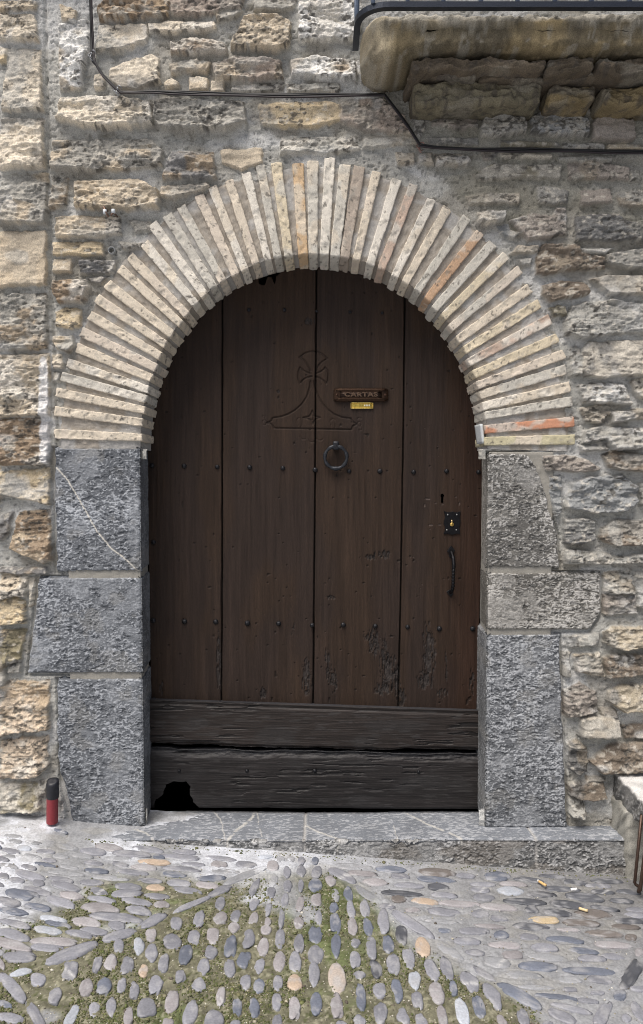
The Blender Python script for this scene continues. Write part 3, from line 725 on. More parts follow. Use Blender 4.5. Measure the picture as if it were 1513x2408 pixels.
# letter plate
mp = MB(); x0, z0 = (float(q) for q in DA(849, 929)); hw, hh = .1005, .0245
BRZ = (.060, .035, .023)
mp.rbox((x0, DP-.004, z0), (hw, .006, hh*.86), .003, (10, 2, 4), BRZ); mp.rbox((x0, DP-.0035, z0), (hw*.94, .006, hh), .003, (10, 2, 4), BRZ)
for s in (-1, 1):
    mp.rbox((x0, DP-.011, z0+s*hh*.66), (hw*.93, .0035, .0022), .0014, (10, 2, 2), BRZ)
    mp.rbox((x0, DP-.0105, z0+s*hh*.46), (hw*.76, .0025, .0010), .0009, (10, 2, 2), BRZ)
pl = mp.build('letter_plate', M_BRASS, dr)
fl = MB(); fl.rbox((x0, DP-.0095, z0), (hw*.76, .0022, hh*.42), .001, (8, 2, 2), (.030, .019, .014)); fl.build('flap', M_BRASS, pl)
for s in (-1, 1):
    b = MB(); b.lathe((x0+s*hw*.88, DP-.0095, z0), (0, -1, 0), [(.0042, 0), (.0042, .001), (.003, .0022), (0, .0026)], 10, (.09, .05, .035)); b.build('screw', M_BRASS, pl)
def text(body, name, size, loc, mat, parent, ext=.0015, sx=1.0):
    cu = bpy.data.curves.new(name, 'FONT'); cu.body = body; cu.size = size; cu.extrude = ext; cu.align_x = 'CENTER'; cu.align_y = 'CENTER'; cu.bevel_depth = .0002
    cu.space_character = 1.15; cu.offset = .0006
    tmp = bpy.data.objects.new(name, cu); COL.objects.link(tmp); bpy.context.view_layer.update()
    me = bpy.data.meshes.new_from_object(tmp.evaluated_get(bpy.context.evaluated_depsgraph_get()))
    bpy.data.objects.remove(tmp)
    Mt = Matrix.Translation(loc) @ Matrix.Rotation(R(90), 4, 'X') @ Matrix.Diagonal((sx, 1, 1, 1)); me.transform(Mt)
    n = len(me.vertices); a = me.color_attributes.new('Col', 'FLOAT_COLOR', 'POINT'); a.data.foreach_set('color', np.tile((.20, .13, .088, 1), n).astype(np.float32))
    me.materials.clear(); return link(name, me, mat, parent)
text('CARTAS', 'lettering', .0205, (x0, DP-.0125, z0), M_BRASS, pl, .0016, 1.45)
# small brass name plate
x0, z0 = (float(q) for q in DA(851.5, 954)); b = MB()
b.rbox((x0, DP-.0015, z0), (.0415, .0035, .0112), .0012, (6, 2, 3), (.62, .45, .10))
for s in (-1, 1):
    b.rbox((x0, DP-.0052, z0+s*.0098), (.0415, .0016, .0014), .0006, (6, 2, 2), (.80, .62, .20)); b.rbox((x0+s*.0402, DP-.0052, z0), (.0014, .0016, .0112), .0006, (2, 2, 4), (.80, .62, .20))
npl = b.build('name_plate', M_BRASS, dr)
b = MB()
for i in range(4): b.rbox((x0+.010+i*.0058, DP-.0052, z0+.0003*(i % 2)), (.0021, .0006, .0032), .0004, (1, 1, 1), (.75, .72, .62))
b.build('lettering', M_PLAST, npl)
# lock plate
def lock_poly():
    c = [(603, 1078), (640, 1092), (690, 1090), (712, 1080), (728, 1093), (765, 1092), (805, 1080), (800, 1130), (793, 1170), (806, 1195), (803, 1235), (790, 1270), (795, 1310), (800, 1358), (755, 1352), (720, 1366), (690, 1366), (650, 1352), (597, 1358), (615, 1315), (618, 1270), (600, 1235), (602, 1200), (617, 1160), (612, 1115)]
    return [(928+p[0]/5.191, 994+p[1]/5.191) for p in c]
def plate(name, pxs, Y, th, col, mat, parent):
    bm = bmesh.new(); vs = []
    for p in pxs:
        x, z = at(p[0], p[1], Y); vs.append(bm.verts.new((float(x), Y, float(z))))
    f = bm.faces.new(vs); ex = bmesh.ops.extrude_face_region(bm, geom=[f])
    bmesh.ops.translate(bm, verts=[v for v in ex['geom'] if isinstance(v, bmesh.types.BMVert)], vec=(0, -th, 0))
    bmesh.ops.recalc_face_normals(bm, faces=bm.faces)
    bmesh.ops.bevel(bm, geom=[e for e in bm.edges if abs(e.verts[0].co.y-e.verts[1].co.y) < 1e-6], offset=.0006, segments=1, affect='EDGES')
    bmesh.ops.triangulate(bm, faces=[f for f in bm.faces if len(f.verts) > 4])
    me = bpy.data.meshes.new(name); bm.to_mesh(me); bm.free()
    a = me.color_attributes.new('Col', 'FLOAT_COLOR', 'POINT'); a.data.foreach_set('color', np.tile(col+(1,), len(me.vertices)).astype(np.float32))
    return link(name, me, mat, parent)
lk = plate('lock_plate', lock_poly(), DP-.001, .004, (.010, .010, .012), M_IRON, dr)
for p in ((648, 1123), (758, 1122), (637, 1308), (753, 1308)):
    x, z = (float(q) for q in DA(928+p[0]/5.191, 994+p[1]/5.191)); b = MB(); b.lathe((x, DP-.005, z), (0, -1, 0), [(.0034, 0), (.0034, .0006), (.002, .002), (0, .0024)], 10, (.25, .25, .25)); b.build('screw', M_IRON, lk)
x, z = (float(q) for q in DA(1062.5, 1233)); b = MB()
b.lathe((x, DP-.004, z), (0, -1, 0), [(.0072, 0), (.0072, .004), (.0060, .0052), (0, .0052)], 16, (.70, .48, .14)); b.rbox((x, DP-.006, z+.011), (.0026, .002, .006), .001, (2, 2, 2), (.55, .42, .22))
b.rbox((x, DP-.0094, z), (.0012, .0008, .0045), .0004, (1, 1, 1), (.05, .04, .02)); b.build('lock_cylinder', M_BRASS, lk)
# pull handle with leaf ends and a twisted grip
hp = [(928+p[0]/5.191, 994+p[1]/5.191) for p in ((690, 1570), (700, 1640), (702, 1720), (694, 1800), (692, 1880), (692, 1960), (688, 2030), (680, 2075))]
ys = [.006, .030, .040, .044, .044, .042, .030, .006]
pts = []
for i in range(len(hp)-1):
    for t in np.linspace(0, 1, 8, endpoint=False):
        px = hp[i][0]+(hp[i+1][0]-hp[i][0])*t; py = hp[i][1]+(hp[i+1][1]-hp[i][1])*t; y = ys[i]+(ys[i+1]-ys[i])*t; x, z = DA(px, py); pts.append((float(x), DP-y, float(z)))
b = MB(); n = len(pts); b.tube(pts, [.0062+(.0014*math.sin(i*1.7) if n*.35 < i < n*.85 else .0005) for i in range(n)], 10, (.010, .010, .012))
hd = b.build('pull_handle', M_IRON, dr)
plate('handle_leaf', [(928+p[0]/5.191, 994+p[1]/5.191) for p in ((690, 1498), (712, 1525), (738, 1560), (720, 1580), (726, 1640), (690, 1660), (664, 1630), (662, 1590), (640, 1570), (665, 1530))], DP-.001, .004, (.012, .012, .014), M_IRON, hd)
plate('handle_leaf', [(928+p[0]/5.191, 994+p[1]/5.191) for p in ((664, 2040), (700, 2030), (716, 2060), (712, 2100), (688, 2125), (660, 2100), (635, 2060))], DP-.001, .004, (.012, .012, .014), M_IRON, hd)

# ------------------------------------------------------------------ doorstep
YF = -0.12
zf = float(at(0, 1973, YF)[1]); zk = float(at(0, 1904, DP)[1])
xs_ = np.arange(float(at(175, 1970, YF)[0]), float(at(1480, 1970, YF)[0]), .0024)
nt_, nf_ = 90, 75
v = np.concatenate([np.linspace(0, 1, nt_), 1+np.linspace(.03, 1, nf_)]); V_, XX = np.meshgrid(v, xs_, indexing='ij')
q = np.clip(V_, 0, 1); fr = np.clip(V_-1, 0, 1)
YY = (DP-.012)*(1-q)+YF*q; ZZ = zk+(zf-zk)*ss(0, 1, q); ZZ = zk+(zf-zk)*np.clip((DP-YY)/(DP-YF), 0, 1); ZZ = np.where(V_ > 1, zf-fr*.16, ZZ)
YY = YY+.004*(fbm(XX*9, XX*0, 2, 3)-.5)*(V_ > .9)
h1, c1 = pecked(XX+9, YY*1.0+ZZ, 11, .5, 0)
fl_ = fbm(XX*75, YY*160, 6, 3); c_t = mix(np.array((.185, .20, .225)), np.array((.36, .375, .40)), ss(.54, .66, fl_+.25*(fbm(XX*8, YY*12, 7, 3)-.5))[..., None])*(.8+.4*fbm(XX*12, YY*12, 9, 3))[..., None]
onf = ss(1.0, 1.04, V_); c = mix(c_t, c1, onf[..., None])
hh_ = mix(.0022*(fbm(XX*80, YY*120, 21, 3)-.5)+.004*(fbm(XX*5, YY*5, 22, 2)-.5), h1*1.3, onf)
edge = np.exp(-(np.where(V_ > 1, fr*.16, (1-q)*.24)/.009)**2)*(.005+.012*ss(.5, .7, fbm(XX*14, XX*0, 61, 4)))+.004*np.exp(-(XX/.35)**2)*(V_ <= 1)
for jx in (715, 1262):
    xj = float(at(jx, 1970, YF)[0]); jm = np.exp(-((XX-xj-.004*(fbm(YY*30+ZZ*30, XX*0, 5, 2)-.5))/.005)**2); hh_ = hh_-.004*jm; c = mix(c, np.array((.44, .43, .41)), (.8*jm)[..., None])
veins = [[(500, 1904), (520, 1930), (530, 1972)], [(604, 1905), (590, 1925), (560, 1948), (537, 1972), (535, 1990)], [(606, 1910), (612, 1950), (620, 1975)], [(718, 1938), (752, 1955), (796, 1970), (798, 1980), (792, 2010)], [(925, 1940), (933, 1965), (936, 1990)], [(945, 1904), (1000, 1935), (1088, 1972), (1088, 1985)], [(265, 1940), (310, 1948), (345, 1960), (375, 1985)]]
PXs = CX+F*XX/((D+YY)*C_-(ZZ-HC)*S_); PYs = CY-F*((D+YY)*S_+(ZZ-HC)*C_)/((D+YY)*C_-(ZZ-HC)*S_)
for i, vv in enumerate(veins):
    wv_ = (2.0, 4.0, 1.8, 2.6, 1.6, 3.0, 3.2)[i]; dv = dline(PXs+5*(fbm(XX*40, YY*40+ZZ*40, 4, 2)-.5), PYs, vv); c = mix(c, np.array((.62, .60, .55)), (.6*ss(.25, .45, fbm(XX*60, YY*60+ZZ*60, 45, 3))*(1-ss(wv_*.3, wv_, dv)))[..., None])
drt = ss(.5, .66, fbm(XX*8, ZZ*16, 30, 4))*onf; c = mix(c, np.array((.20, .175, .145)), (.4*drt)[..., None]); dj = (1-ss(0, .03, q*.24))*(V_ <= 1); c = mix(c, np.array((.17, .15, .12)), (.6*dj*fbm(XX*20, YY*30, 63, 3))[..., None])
YY = YY-np.where(V_ > 1, hh_-edge, 0); ZZ = ZZ+np.where(V_ <= 1, hh_-edge, 0)
o = link('doorstep', grid_mesh('doorstep', XX, YY, ZZ, c, None, True), M_GRAN)
tag(o, 'low grey stone doorstep with white veins under the wooden door', 'step')

# ------------------------------------------------------------------ street: cement bed with pebbles
gx = np.concatenate([-np.geomspace(1.5, 40, 40)[::-1], np.arange(-1.48, 1.48, .0045), np.geomspace(1.5, 40, 40)])
gy = np.concatenate([-np.geomspace(1.32, 40, 40)[::-1], np.arange(-1.3, .12, .0045)])
GX, GY = np.meshgrid(gx, gy)
def gz(x, y):
    need = float(at(110, 1921, 0)[1])-GB*float(at(110, 1921, 0)[0])
    k = ss(-.2, -.01, y)*(1-ss(-.98, -.72, x)); return GB*x+need*k
GZ = gz(GX, GY)
def gpx(x, y, z):
    dep = (D+y)*C_-(z-HC)*S_; return CX+F*x/np.maximum(dep, .05), CY-F*((D+y)*S_+(z-HC)*C_)/np.maximum(dep, .05)
gp, gq = gpx(GX, GY, GZ)
near = (np.abs(GX) < 3) & (GY > -1.6)
fan = [(640, 2060), (800, 2060), (880, 2130), (960, 2230), (1080, 2290), (1150, 2310), (1240, 2360), (1330, 2480), (-60, 2480), (-60, 2250), (120, 2200), (300, 2180), (420, 2120), (560, 2085)]
fan2 = [(120, 2150), (240, 2070), (380, 2062), (520, 2075), (600, 2090), (420, 2150), (250, 2185), (60, 2230), (-40, 2200)]
nw = 45*(fbm(GX*7, GY*7, 3, 3)-.5)
dm = np.full(GX.shape, -200.); A1 = sdf(gp[near]+nw[near], gq[near]+nw[near]*.5, fan); A2_ = sdf(gp[near]-nw[near], gq[near]+nw[near]*.4, fan2)
dm[near] = np.maximum(A1, A2_)
moss = ss(-26, 24, dm)
lo = fbm(GX*6, GY*6, 8, 4); hi = fbm(GX*40, GY*40, 12, 4)
cem = mix(np.array((.285, .292, .305)), np.array((.60, .625, .675)), (ss(.38, .60, lo)*ss(.5, -.5, GX)*.95)[..., None])
cem = mix(cem, np.array((.165, .163, .163)), (.8*ss(.1, 1.05, GX)*ss(-.75, -.3, GY))[..., None])
cem = cem*(.78+.44*hi)[..., None]
grn = .8*ss(.42, .66, fbm(GX*5+3, GY*5, 15, 5)+.25*(hi-.5))
ms = mix(np.array((.155, .150, .103)), np.array((.105, .132, .050)), grn[..., None])*(.55+.9*hi)[..., None]
ms = mix(ms, np.array((.30, .29, .21)), (.8*ss(.6, .7, fbm(GX*90, GY*90, 19, 3)))[..., None])
ms = mix(ms, np.array((.07, .08, .03)), (.8*ss(.64, .72, fbm(GX*80, GY*80, 29, 3)))[..., None])
pale = ss(.56, .66, fbm(GX*4+9, GY*5, 25, 3))*ss(-.15, -.55, GY)*.0
gcol = mix(cem, ms, moss[..., None])
# pale cement patches inside the mossy fan
for (px, py, rw, rh) in ((665, 2100, 60, 45), (720, 2140, 45, 40), (110, 2390, 40, 20), (600, 2115, 40, 14)):
    m = np.exp(-((gp-px)/rw)**2-((gq-py)/rh)**2)*near; gcol = mix(gcol, cem*.95, .9*ss(.2, .8, m+.35*(lo-.5))[..., None])
stn = ss(.55, .66, fbm(GX*9+1, GY*14, 33, 4))*(1-moss); gcol = mix(gcol, np.array((.30, .29, .26)), (.35*stn)[..., None])
# moss line at the foot of the step and wall
GZ = GZ+.006*(lo-.5)+.003*(hi-.5)+.003*(fbm(GX*110, GY*110, 31, 3)-.5)+.003*moss*(fbm(GX*60, GY*60, 21, 3)-.5)
st = tag(link('street', grid_mesh('street', GX, GY, GZ, gcol, None), M_GROUND), kind='structure')
PEB = {'1': (0, 1888.8, """540,250,130,26,12,b 215,402,120,40,5,w 845,425,230,60,4,g 990,395,240,60,8,p 1330,412,270,50,8,g 600,380,180,50,10,m 740,465,200,40,5,m 1180,450,320,50,4,g 1430,475,120,40,3,b 1060,490,260,40,4,m 1400,525,260,45,3,o 1290,570,220,45,4,p 400,545,190,26,10,b 620,565,150,35,8,m 870,600,200,45,3,b 1190,615,270,40,5,g 590,615,330,40,6,m 260,640,240,65,15,g 40,655,90,50,15,g 160,690,125,50,5,g 350,710,100,60,0,g 550,680,200,45,8,g 820,705,220,45,2,g 1010,665,290,40,3,m 1340,690,200,40,3,g 600,740,270,65,12,g 1140,745,230,55,4,g 1390,755,165,50,3,o 340,780,250,65,14,g 880,785,150,60,15,g 210,810,280,85,10,b 640,825,200,60,10,p 1140,805,270,65,-3,g 1400,830,220,45,4,g 905,855,250,55,8,g 70,880,210,75,8,g 540,880,250,75,18,g 1225,880,230,55,10,g 1450,905,130,65,0,p 350,925,220,60,8,b 890,935,330,85,5,p 1240,960,220,70,12,g 110,960,260,60,8,b 120,300,150,30,6,m 300,350,140,28,8,m 80,470,160,30,8,m 90,560,170,35,10,m 300,470,150,24,12,m"""),
'2': (371.1, 1888.8, """240,435,220,40,4,g 190,480,360,45,4,g 550,490,260,35,6,g 310,543,200,32,3,g 210,585,290,40,5,g 145,635,230,45,4,b 190,710,190,65,6,g 475,668,240,50,-2,b 540,545,150,50,4,p 800,548,180,55,4,g 600,605,240,35,4,m 1030,562,105,75,0,p 430,730,210,55,5,p 255,775,280,50,8,g 560,780,220,60,-22,g 800,640,420,60,-22,m 310,900,330,50,-24,g 560,895,115,80,105,g 870,750,150,65,115,g 865,900,105,80,120,g 1015,795,90,75,90,g 1035,680,110,75,100,m 1160,620,100,60,90,g 1165,740,95,75,100,g 1140,870,120,65,95,g 1285,515,65,62,90,g 1285,605,100,80,90,g 1410,515,60,55,90,b 1425,615,100,90,95,g 1285,735,100,50,90,g 1410,725,112,108,0,b 1275,900,120,75,95,p 1420,860,115,105,90,p 990,950,115,60,95,g 1100,497,80,50,0,m 970,480,120,35,0,w 1190,500,80,45,0,m"""),
'3': (742.2, 1955, """340,310,320,50,4,m 435,375,260,50,4,p 235,385,240,75,25,g 690,340,270,55,5,b 760,400,150,45,8,g 1060,365,340,70,4,k 1350,390,170,50,4,g 1060,425,330,45,4,b 535,450,210,55,4,p 840,480,240,45,3,g 1095,490,185,55,5,d 765,550,400,45,4,d 140,440,100,70,50,p 180,560,110,70,75,m 295,550,125,75,80,b 470,560,290,70,33,m 740,600,130,55,4,k 970,620,220,55,6,o 1150,565,250,45,4,g 1290,645,330,50,4,p 165,675,90,75,85,b 315,690,160,75,82,g 440,700,160,80,80,g 1155,715,290,60,6,g 1120,800,320,35,5,m 870,700,120,40,5,p"""),
'4': (1115.3, 1955, """200,400,230,80,4,b 500,435,260,40,6,d 80,470,200,40,3,g 355,470,240,40,4,p 905,455,200,50,5,d 55,520,150,50,4,g 310,532,230,65,5,w 790,515,290,45,3,d 90,590,190,60,6,g 600,565,270,50,4,d 980,590,330,65,7,d 460,630,330,55,4,d 835,655,270,65,7,d 1180,690,250,40,8,d 1320,620,190,40,6,d 230,680,300,60,6,p 515,700,130,60,10,d 740,725,240,55,6,d 60,735,140,60,4,g 1060,745,310,70,6,k 635,790,280,55,3,y 1400,800,250,50,3,d 975,820,315,55,3,k 500,850,310,60,5,d 130,845,270,35,5,p 60,895,130,55,2,g 250,918,135,65,4,b 1150,910,300,60,4,k 500,945,185,55,5,g 815,970,360,55,6,b 1410,940,105,50,6,k 850,880,190,30,4,p 1350,850,260,40,3,k 1180,440,260,40,4,d 1150,540,200,40,5,d 1380,540,200,36,5,d 700,400,220,30,4,d"""),
'5': (0, 2142.5, """150,10,190,35,5,b 150,115,260,60,12,g 200,65,240,40,8,m 470,70,230,60,12,w 520,115,210,45,12,b 430,170,225,65,8,w 770,95,230,80,10,p 1030,55,420,75,6,g 1050,130,150,75,8,g 840,175,250,60,8,g 730,205,250,65,12,g 1360,90,260,75,-25,g 1080,215,310,75,-14,g 120,205,270,90,14,g 490,275,410,75,3,p 130,300,300,85,14,p 420,325,260,65,4,g 1060,315,115,95,100,g 1245,320,150,95,85,w 1355,210,105,95,100,p 1355,365,155,110,95,g 170,410,265,85,0,g 610,390,540,95,-21,g 870,475,145,70,110,g 995,455,140,105,100,p 1140,490,155,115,105,g 625,525,160,135,110,g 1285,530,110,85,100,o 1470,455,160,90,105,g 185,550,200,60,-12,w 345,615,130,115,0,g 115,680,310,115,45,g 770,685,160,110,100,p 935,665,160,130,110,b 1090,655,135,85,100,g 1205,705,150,80,95,g 1395,655,165,110,110,g 495,765,145,95,110,g 45,830,130,55,20,b 310,910,290,110,60,g 850,875,130,95,110,g 995,855,165,80,95,g 1315,865,190,160,105,g 90,950,220,80,8,g 640,940,230,90,115,w 1150,950,180,80,95,p 10,470,100,50,60,p"""),
'6': (371.1, 2142.5, """170,105,115,105,0,g 375,60,150,95,105,g 550,65,130,110,150,p 700,40,110,85,90,g 855,75,140,85,110,p 680,145,95,85,0,p 985,100,75,60,100,p 970,165,90,75,0,p 1260,105,110,90,90,p 1110,70,150,50,92,g 1415,200,150,120,95,b 1440,50,120,60,92,g 130,270,150,130,0,g 325,230,120,105,90,g 495,205,140,105,105,p 655,310,190,105,98,b 815,240,150,100,110,g 1095,240,165,80,95,g 945,320,165,90,105,p 1265,285,160,90,85,g 250,390,175,110,120,b 480,370,110,100,100,g 410,490,160,105,105,g 775,420,140,110,105,b 645,495,150,100,88,g 1090,440,185,95,98,p 1230,450,180,125,92,g 1415,380,160,130,95,g 910,490,125,95,100,g 205,585,125,90,95,g 370,650,120,115,90,g 790,630,145,90,90,g 910,660,135,90,92,b 1075,640,115,80,95,g 1225,640,140,135,90,o 1400,560,235,95,88,g 125,805,190,125,98,p 565,760,175,85,98,p 290,895,225,120,105,g 715,850,140,90,92,b 865,870,160,95,85,b 1065,815,140,85,88,g 1225,870,180,105,92,p 1420,830,200,95,88,b 505,970,190,170,100,g 1070,990,120,85,95,g 695,1010,90,80,0,g 85,1000,110,100,100,p"""),
'7': (742.2, 2142.5, """175,105,180,90,85,b 335,145,165,85,85,p 475,150,150,85,72,b 615,95,200,100,85,g 860,110,370,85,33,g 770,220,175,110,75,d 185,300,210,80,88,b 355,283,88,78,0,g 503,325,180,95,80,g 648,285,160,100,75,b 960,315,160,115,65,o 830,400,195,95,75,g 1190,340,280,80,35,m 355,430,150,95,82,g 545,510,155,95,72,d 695,465,175,115,80,g 1040,515,180,110,68,g 1175,500,205,90,72,g 1380,620,200,120,60,g 192,600,255,160,90,r 395,565,105,70,0,g 575,700,125,120,80,g 730,695,205,90,82,b 885,610,160,110,80,w 1092,725,185,120,70,p 1240,690,135,65,75,b 402,760,240,90,83,b 188,850,200,105,82,p 915,795,145,105,75,g 580,905,185,125,85,g 785,940,150,100,72,g 1135,925,170,90,78,p 1310,890,240,100,75,w 1455,855,200,90,72,b 395,990,130,105,85,g 945,975,150,90,70,g 1155,170,115,40,4,b 1410,175,230,55,3,g 1355,265,210,55,3,g 1430,530,250,90,30,m 230,1030,110,90,0,g"""),
'8': (1115.3, 2142.5, """290,300,290,55,5,p 640,330,220,65,5,g 970,358,280,50,8,b 1260,300,310,60,5,p 350,390,190,65,3,p 670,410,320,60,5,m 210,455,220,90,8,m 595,495,370,75,4,b 1030,535,420,60,4,b 410,575,400,65,3,m 830,610,270,60,3,m 1120,615,200,60,10,g 90,560,250,60,30,g 530,675,340,45,4,m 860,705,120,35,4,g 1100,735,130,35,3,g 400,755,400,95,28,b 165,745,250,110,58,g 55,855,190,80,70,b 730,770,350,40,7,b 1020,805,165,40,8,g 860,865,330,50,14,g 1405,555,260,140,125,d 1305,750,110,85,-10,b 1460,885,190,80,60,g 1160,920,230,120,120,g 1365,955,75,60,40,g 440,945,170,100,68,g 780,930,270,80,25,g 660,1000,100,40,0,g 250,980,130,70,50,p 1480,360,80,70,0,p""")}
PC = {'g': (.245, .25, .28), 'b': (.155, .172, .215), 'p': (.315, .30, .31), 'o': (.44, .35, .27), 'w': (.42, .45, .50), 'd': (.10, .105, .12), 'm': (.29, .298, .315), 'k': (.17, .152, .142), 'y': (.46, .37, .24), 'r': (.47, .41, .36)}
bm = bmesh.new(); bmesh.ops.create_icosphere(bm, subdivisions=3, radius=1); IV = np.array([v.co[:] for v in bm.verts]); IF = np.array([[v.index for v in f.verts] for f in bm.faces]); bm.free()
peb = []
for ox, oy, tx in PEB.values():
    for e in tx.split():
        f = e.split(','); cx, cy, L, W, an = (float(q) for q in f[:5]); peb.append((ox+cx/3.805, oy+cy/3.805, L/3.805, W/3.805, an, f[5]))
rq = random.Random(21)
reg_r = [(800, 2060), (1100, 2062), (1500, 2085), (1530, 2330), (1260, 2350), (1130, 2290), (1000, 2230), (880, 2130)]
reg_l = [(-20, 1960), (180, 1990), (420, 2010), (640, 2045), (560, 2090), (400, 2140), (250, 2190), (-20, 2240)]
def inpoly(x, y, P): return sdf(np.array([x]), np.array([y]), P)[0] > 0
segs = [(x, y, L, W, a) for x, y, L, W, a, c in peb]
def clear(x, y, L, W, a):
    c, s = math.cos(R(a)), math.sin(R(a)); pts = [(x+c*t*L/2, y+s*t*L/2) for t in (-.9, -.45, 0, .45, .9)]
    for (X0, Y0, L0, W0, a0) in segs:
        if abs(X0-x) > (L+L0)/2+6 or abs(Y0-y) > (L+L0)/2: continue
        c0, s0 = math.cos(R(a0)), math.sin(R(a0))
        for px, py in pts:
            u = (px-X0)*c0+(py-Y0)*s0; v = -(px-X0)*s0+(py-Y0)*c0
            if (u/(L0/2+5))**2+(v/(W0/2+W/2+1.5))**2 < 1: return False
    return True
for P, an, cols in ((reg_r, 4, 'gggdbbgm'), (reg_l, 7, 'gggbgmm')):
    for _ in range(2600):
        x, y = rq.uniform(-20, 1530), rq.uniform(1955, 2350)
        if not inpoly(x, y, P): continue
        f_ = .55+.45*(y-1950)/300; L, W, a = rq.uniform(34, 66)*f_+8, rq.uniform(10, 15)*f_+1.5, an+rq.uniform(-4, 4)
        if clear(x, y, L, W, a): segs.append((x, y, L, W, a)); peb.append((x, y, L, W, a, rq.choice(cols)))
print('pebbles', len(peb))
# below and beside the frame the paving carries on in rows
rp = random.Random(9)
VS = []; FS = []; CS = []; nv = 0
gcov = np.full(GX.shape, 9., np.float32)
def pebble(cx, cy, M, hgt, col, k, flat):
    global nv
    i0, i1 = np.searchsorted(gx, (cx-.12, cx+.12)); j0, j1 = np.searchsorted(gy, (cy-.12, cy+.12))
    dxy = np.stack([GX[j0:j1, i0:i1]-cx, GY[j0:j1, i0:i1]-cy], -1) @ np.linalg.inv(M).T; gcov[j0:j1, i0:i1] = np.minimum(gcov[j0:j1, i0:i1], np.hypot(dxy[..., 0], dxy[..., 1]))
    n = lambda s, f: fbm(IV[:, 0]*f+k*1.7+5, IV[:, 1]*f+IV[:, 2]*f+k*2.3+5, s, 2)-.5
    p = IV*(1+.55*n(k % 40, 1.25)[:, None]+.16*n(k % 37+9, 3.5)[:, None])
    sq = 1/(np.abs(IV[:, 0])**2.6+np.abs(IV[:, 1])**2.6+1e-3)**.12; p[:, 0] *= np.clip(sq, .9, 1.12); p[:, 1] *= np.clip(sq, .9, 1.12)
    xy = p[:, :2] @ M.T; zt = np.where(p[:, 2] > 0, p[:, 2]**.8 if False else np.sign(p[:, 2])*np.abs(p[:, 2])**.75, p[:, 2])*hgt
    zt = np.where(zt > .6*hgt, .6*hgt+(zt-.6*hgt)*.35, zt); zt = zt+.0016*n(k % 31+20, 5)
    x = cx+xy[:, 0]; y = cy+xy[:, 1]; ii = np.clip(np.searchsorted(gx, cx+np.array((-.5, 0, .5, 0, 0))*M[0, 0]), 0, len(gx)-1); jj = np.clip(np.searchsorted(gy, cy+np.array((0, 0, 0, -.01, .01))), 0, len(gy)-1)
    z = float(GZ[jj, ii].mean())+GB*xy[:, 0]+zt-hgt*flat
    VS.append(np.stack([x, y, z], 1)); FS.append(IF+nv); nv += len(IV)
    nn = fbm(x*30+k, y*30, k % 50, 4); vv = .75+.5*rp.random()
    c = np.array(col)*(.80+.4*nn)[:, None]*(.85+.3*rp.random()); c = mix(c, np.array((.42, .42, .43)), (.5*ss(.54, .68, fbm(x*50+k, y*50, 7, 3)))[:, None])
    if k % 29 == 0: c = mix(c, np.array((.55, .55, .55)), (.8*(np.abs(IV[:, 0]-.3+.3*IV[:, 1]) < .05))[:, None])
    CS.append(c)
for k, (px, py, L, W, an, cd) in enumerate(peb):
    gx0, gy0 = (float(q) for q in ground_hit(px, py))
    e = .5; ux, uy = (float(q) for q in ground_hit(px+e, py)); vx, vy = (float(q) for q in ground_hit(px, py+e))
    J = np.array([[(ux-gx0)/e, (vx-gx0)/e], [(uy-gy0)/e, (vy-gy0)/e]])
    c, s = math.cos(R(an)), math.sin(R(an)); M = J @ np.array([[c, -s], [s, c]]) @ np.diag([L/2, W/2])*1.07
    sm = np.linalg.svd(M)[1].min()
    if gy0 > -.135 and px > 190: gy0 = min(gy0, -.135)
    pebble(gx0, gy0, M, min(.014, max(.0085, sm*.55)), PC[cd], k, (.62 if cd == 'm' else .43))
k = 1000
for y in np.arange(-2.4, -.98, .085):
    for x in np.arange(-2.2, 2.2, .085):
        if ground_hit is None: pass
        a = R(90+rp.uniform(-15, 15)); L, W = rp.uniform(.026, .042), rp.uniform(.016, .025)
        X0 = x+rp.uniform(-.015, .015); Y0 = y+rp.uniform(-.012, .012); qx, qy = gpx(X0, Y0, GB*X0)
        if -60 < qx < 1570 and qy < 2440: continue
        pebble(X0, Y0, np.array([[math.cos(a), -math.sin(a)], [math.sin(a), math.cos(a)]]) @ np.diag([L, W]), .016, PC[rp.choice('gggbpw')], k, .45); k += 1
me = bpy.data.meshes.new('pebbles'); V = np.concatenate(VS).astype(np.float32); T3 = np.concatenate(FS).astype(np.int32)
me.vertices.add(len(V)); me.vertices.foreach_set('co', V.ravel()); me.loops.add(T3.size); me.loops.foreach_set('vertex_index', T3.ravel()); me.polygons.add(len(T3)); me.polygons.foreach_set('loop_start', np.arange(0, T3.size, 3, dtype=np.int32))
me.polygons.foreach_set('use_smooth', np.ones(len(T3), bool)); me.update(calc_edges=True)
a = me.color_attributes.new('Col', 'FLOAT_COLOR', 'POINT'); a.data.foreach_set('color', np.concatenate([np.concatenate(CS), np.ones((len(V), 1))], 1).astype(np.float32).ravel())
tag(link('pebble_paving', me, M_PEB, st), kind='stuff')

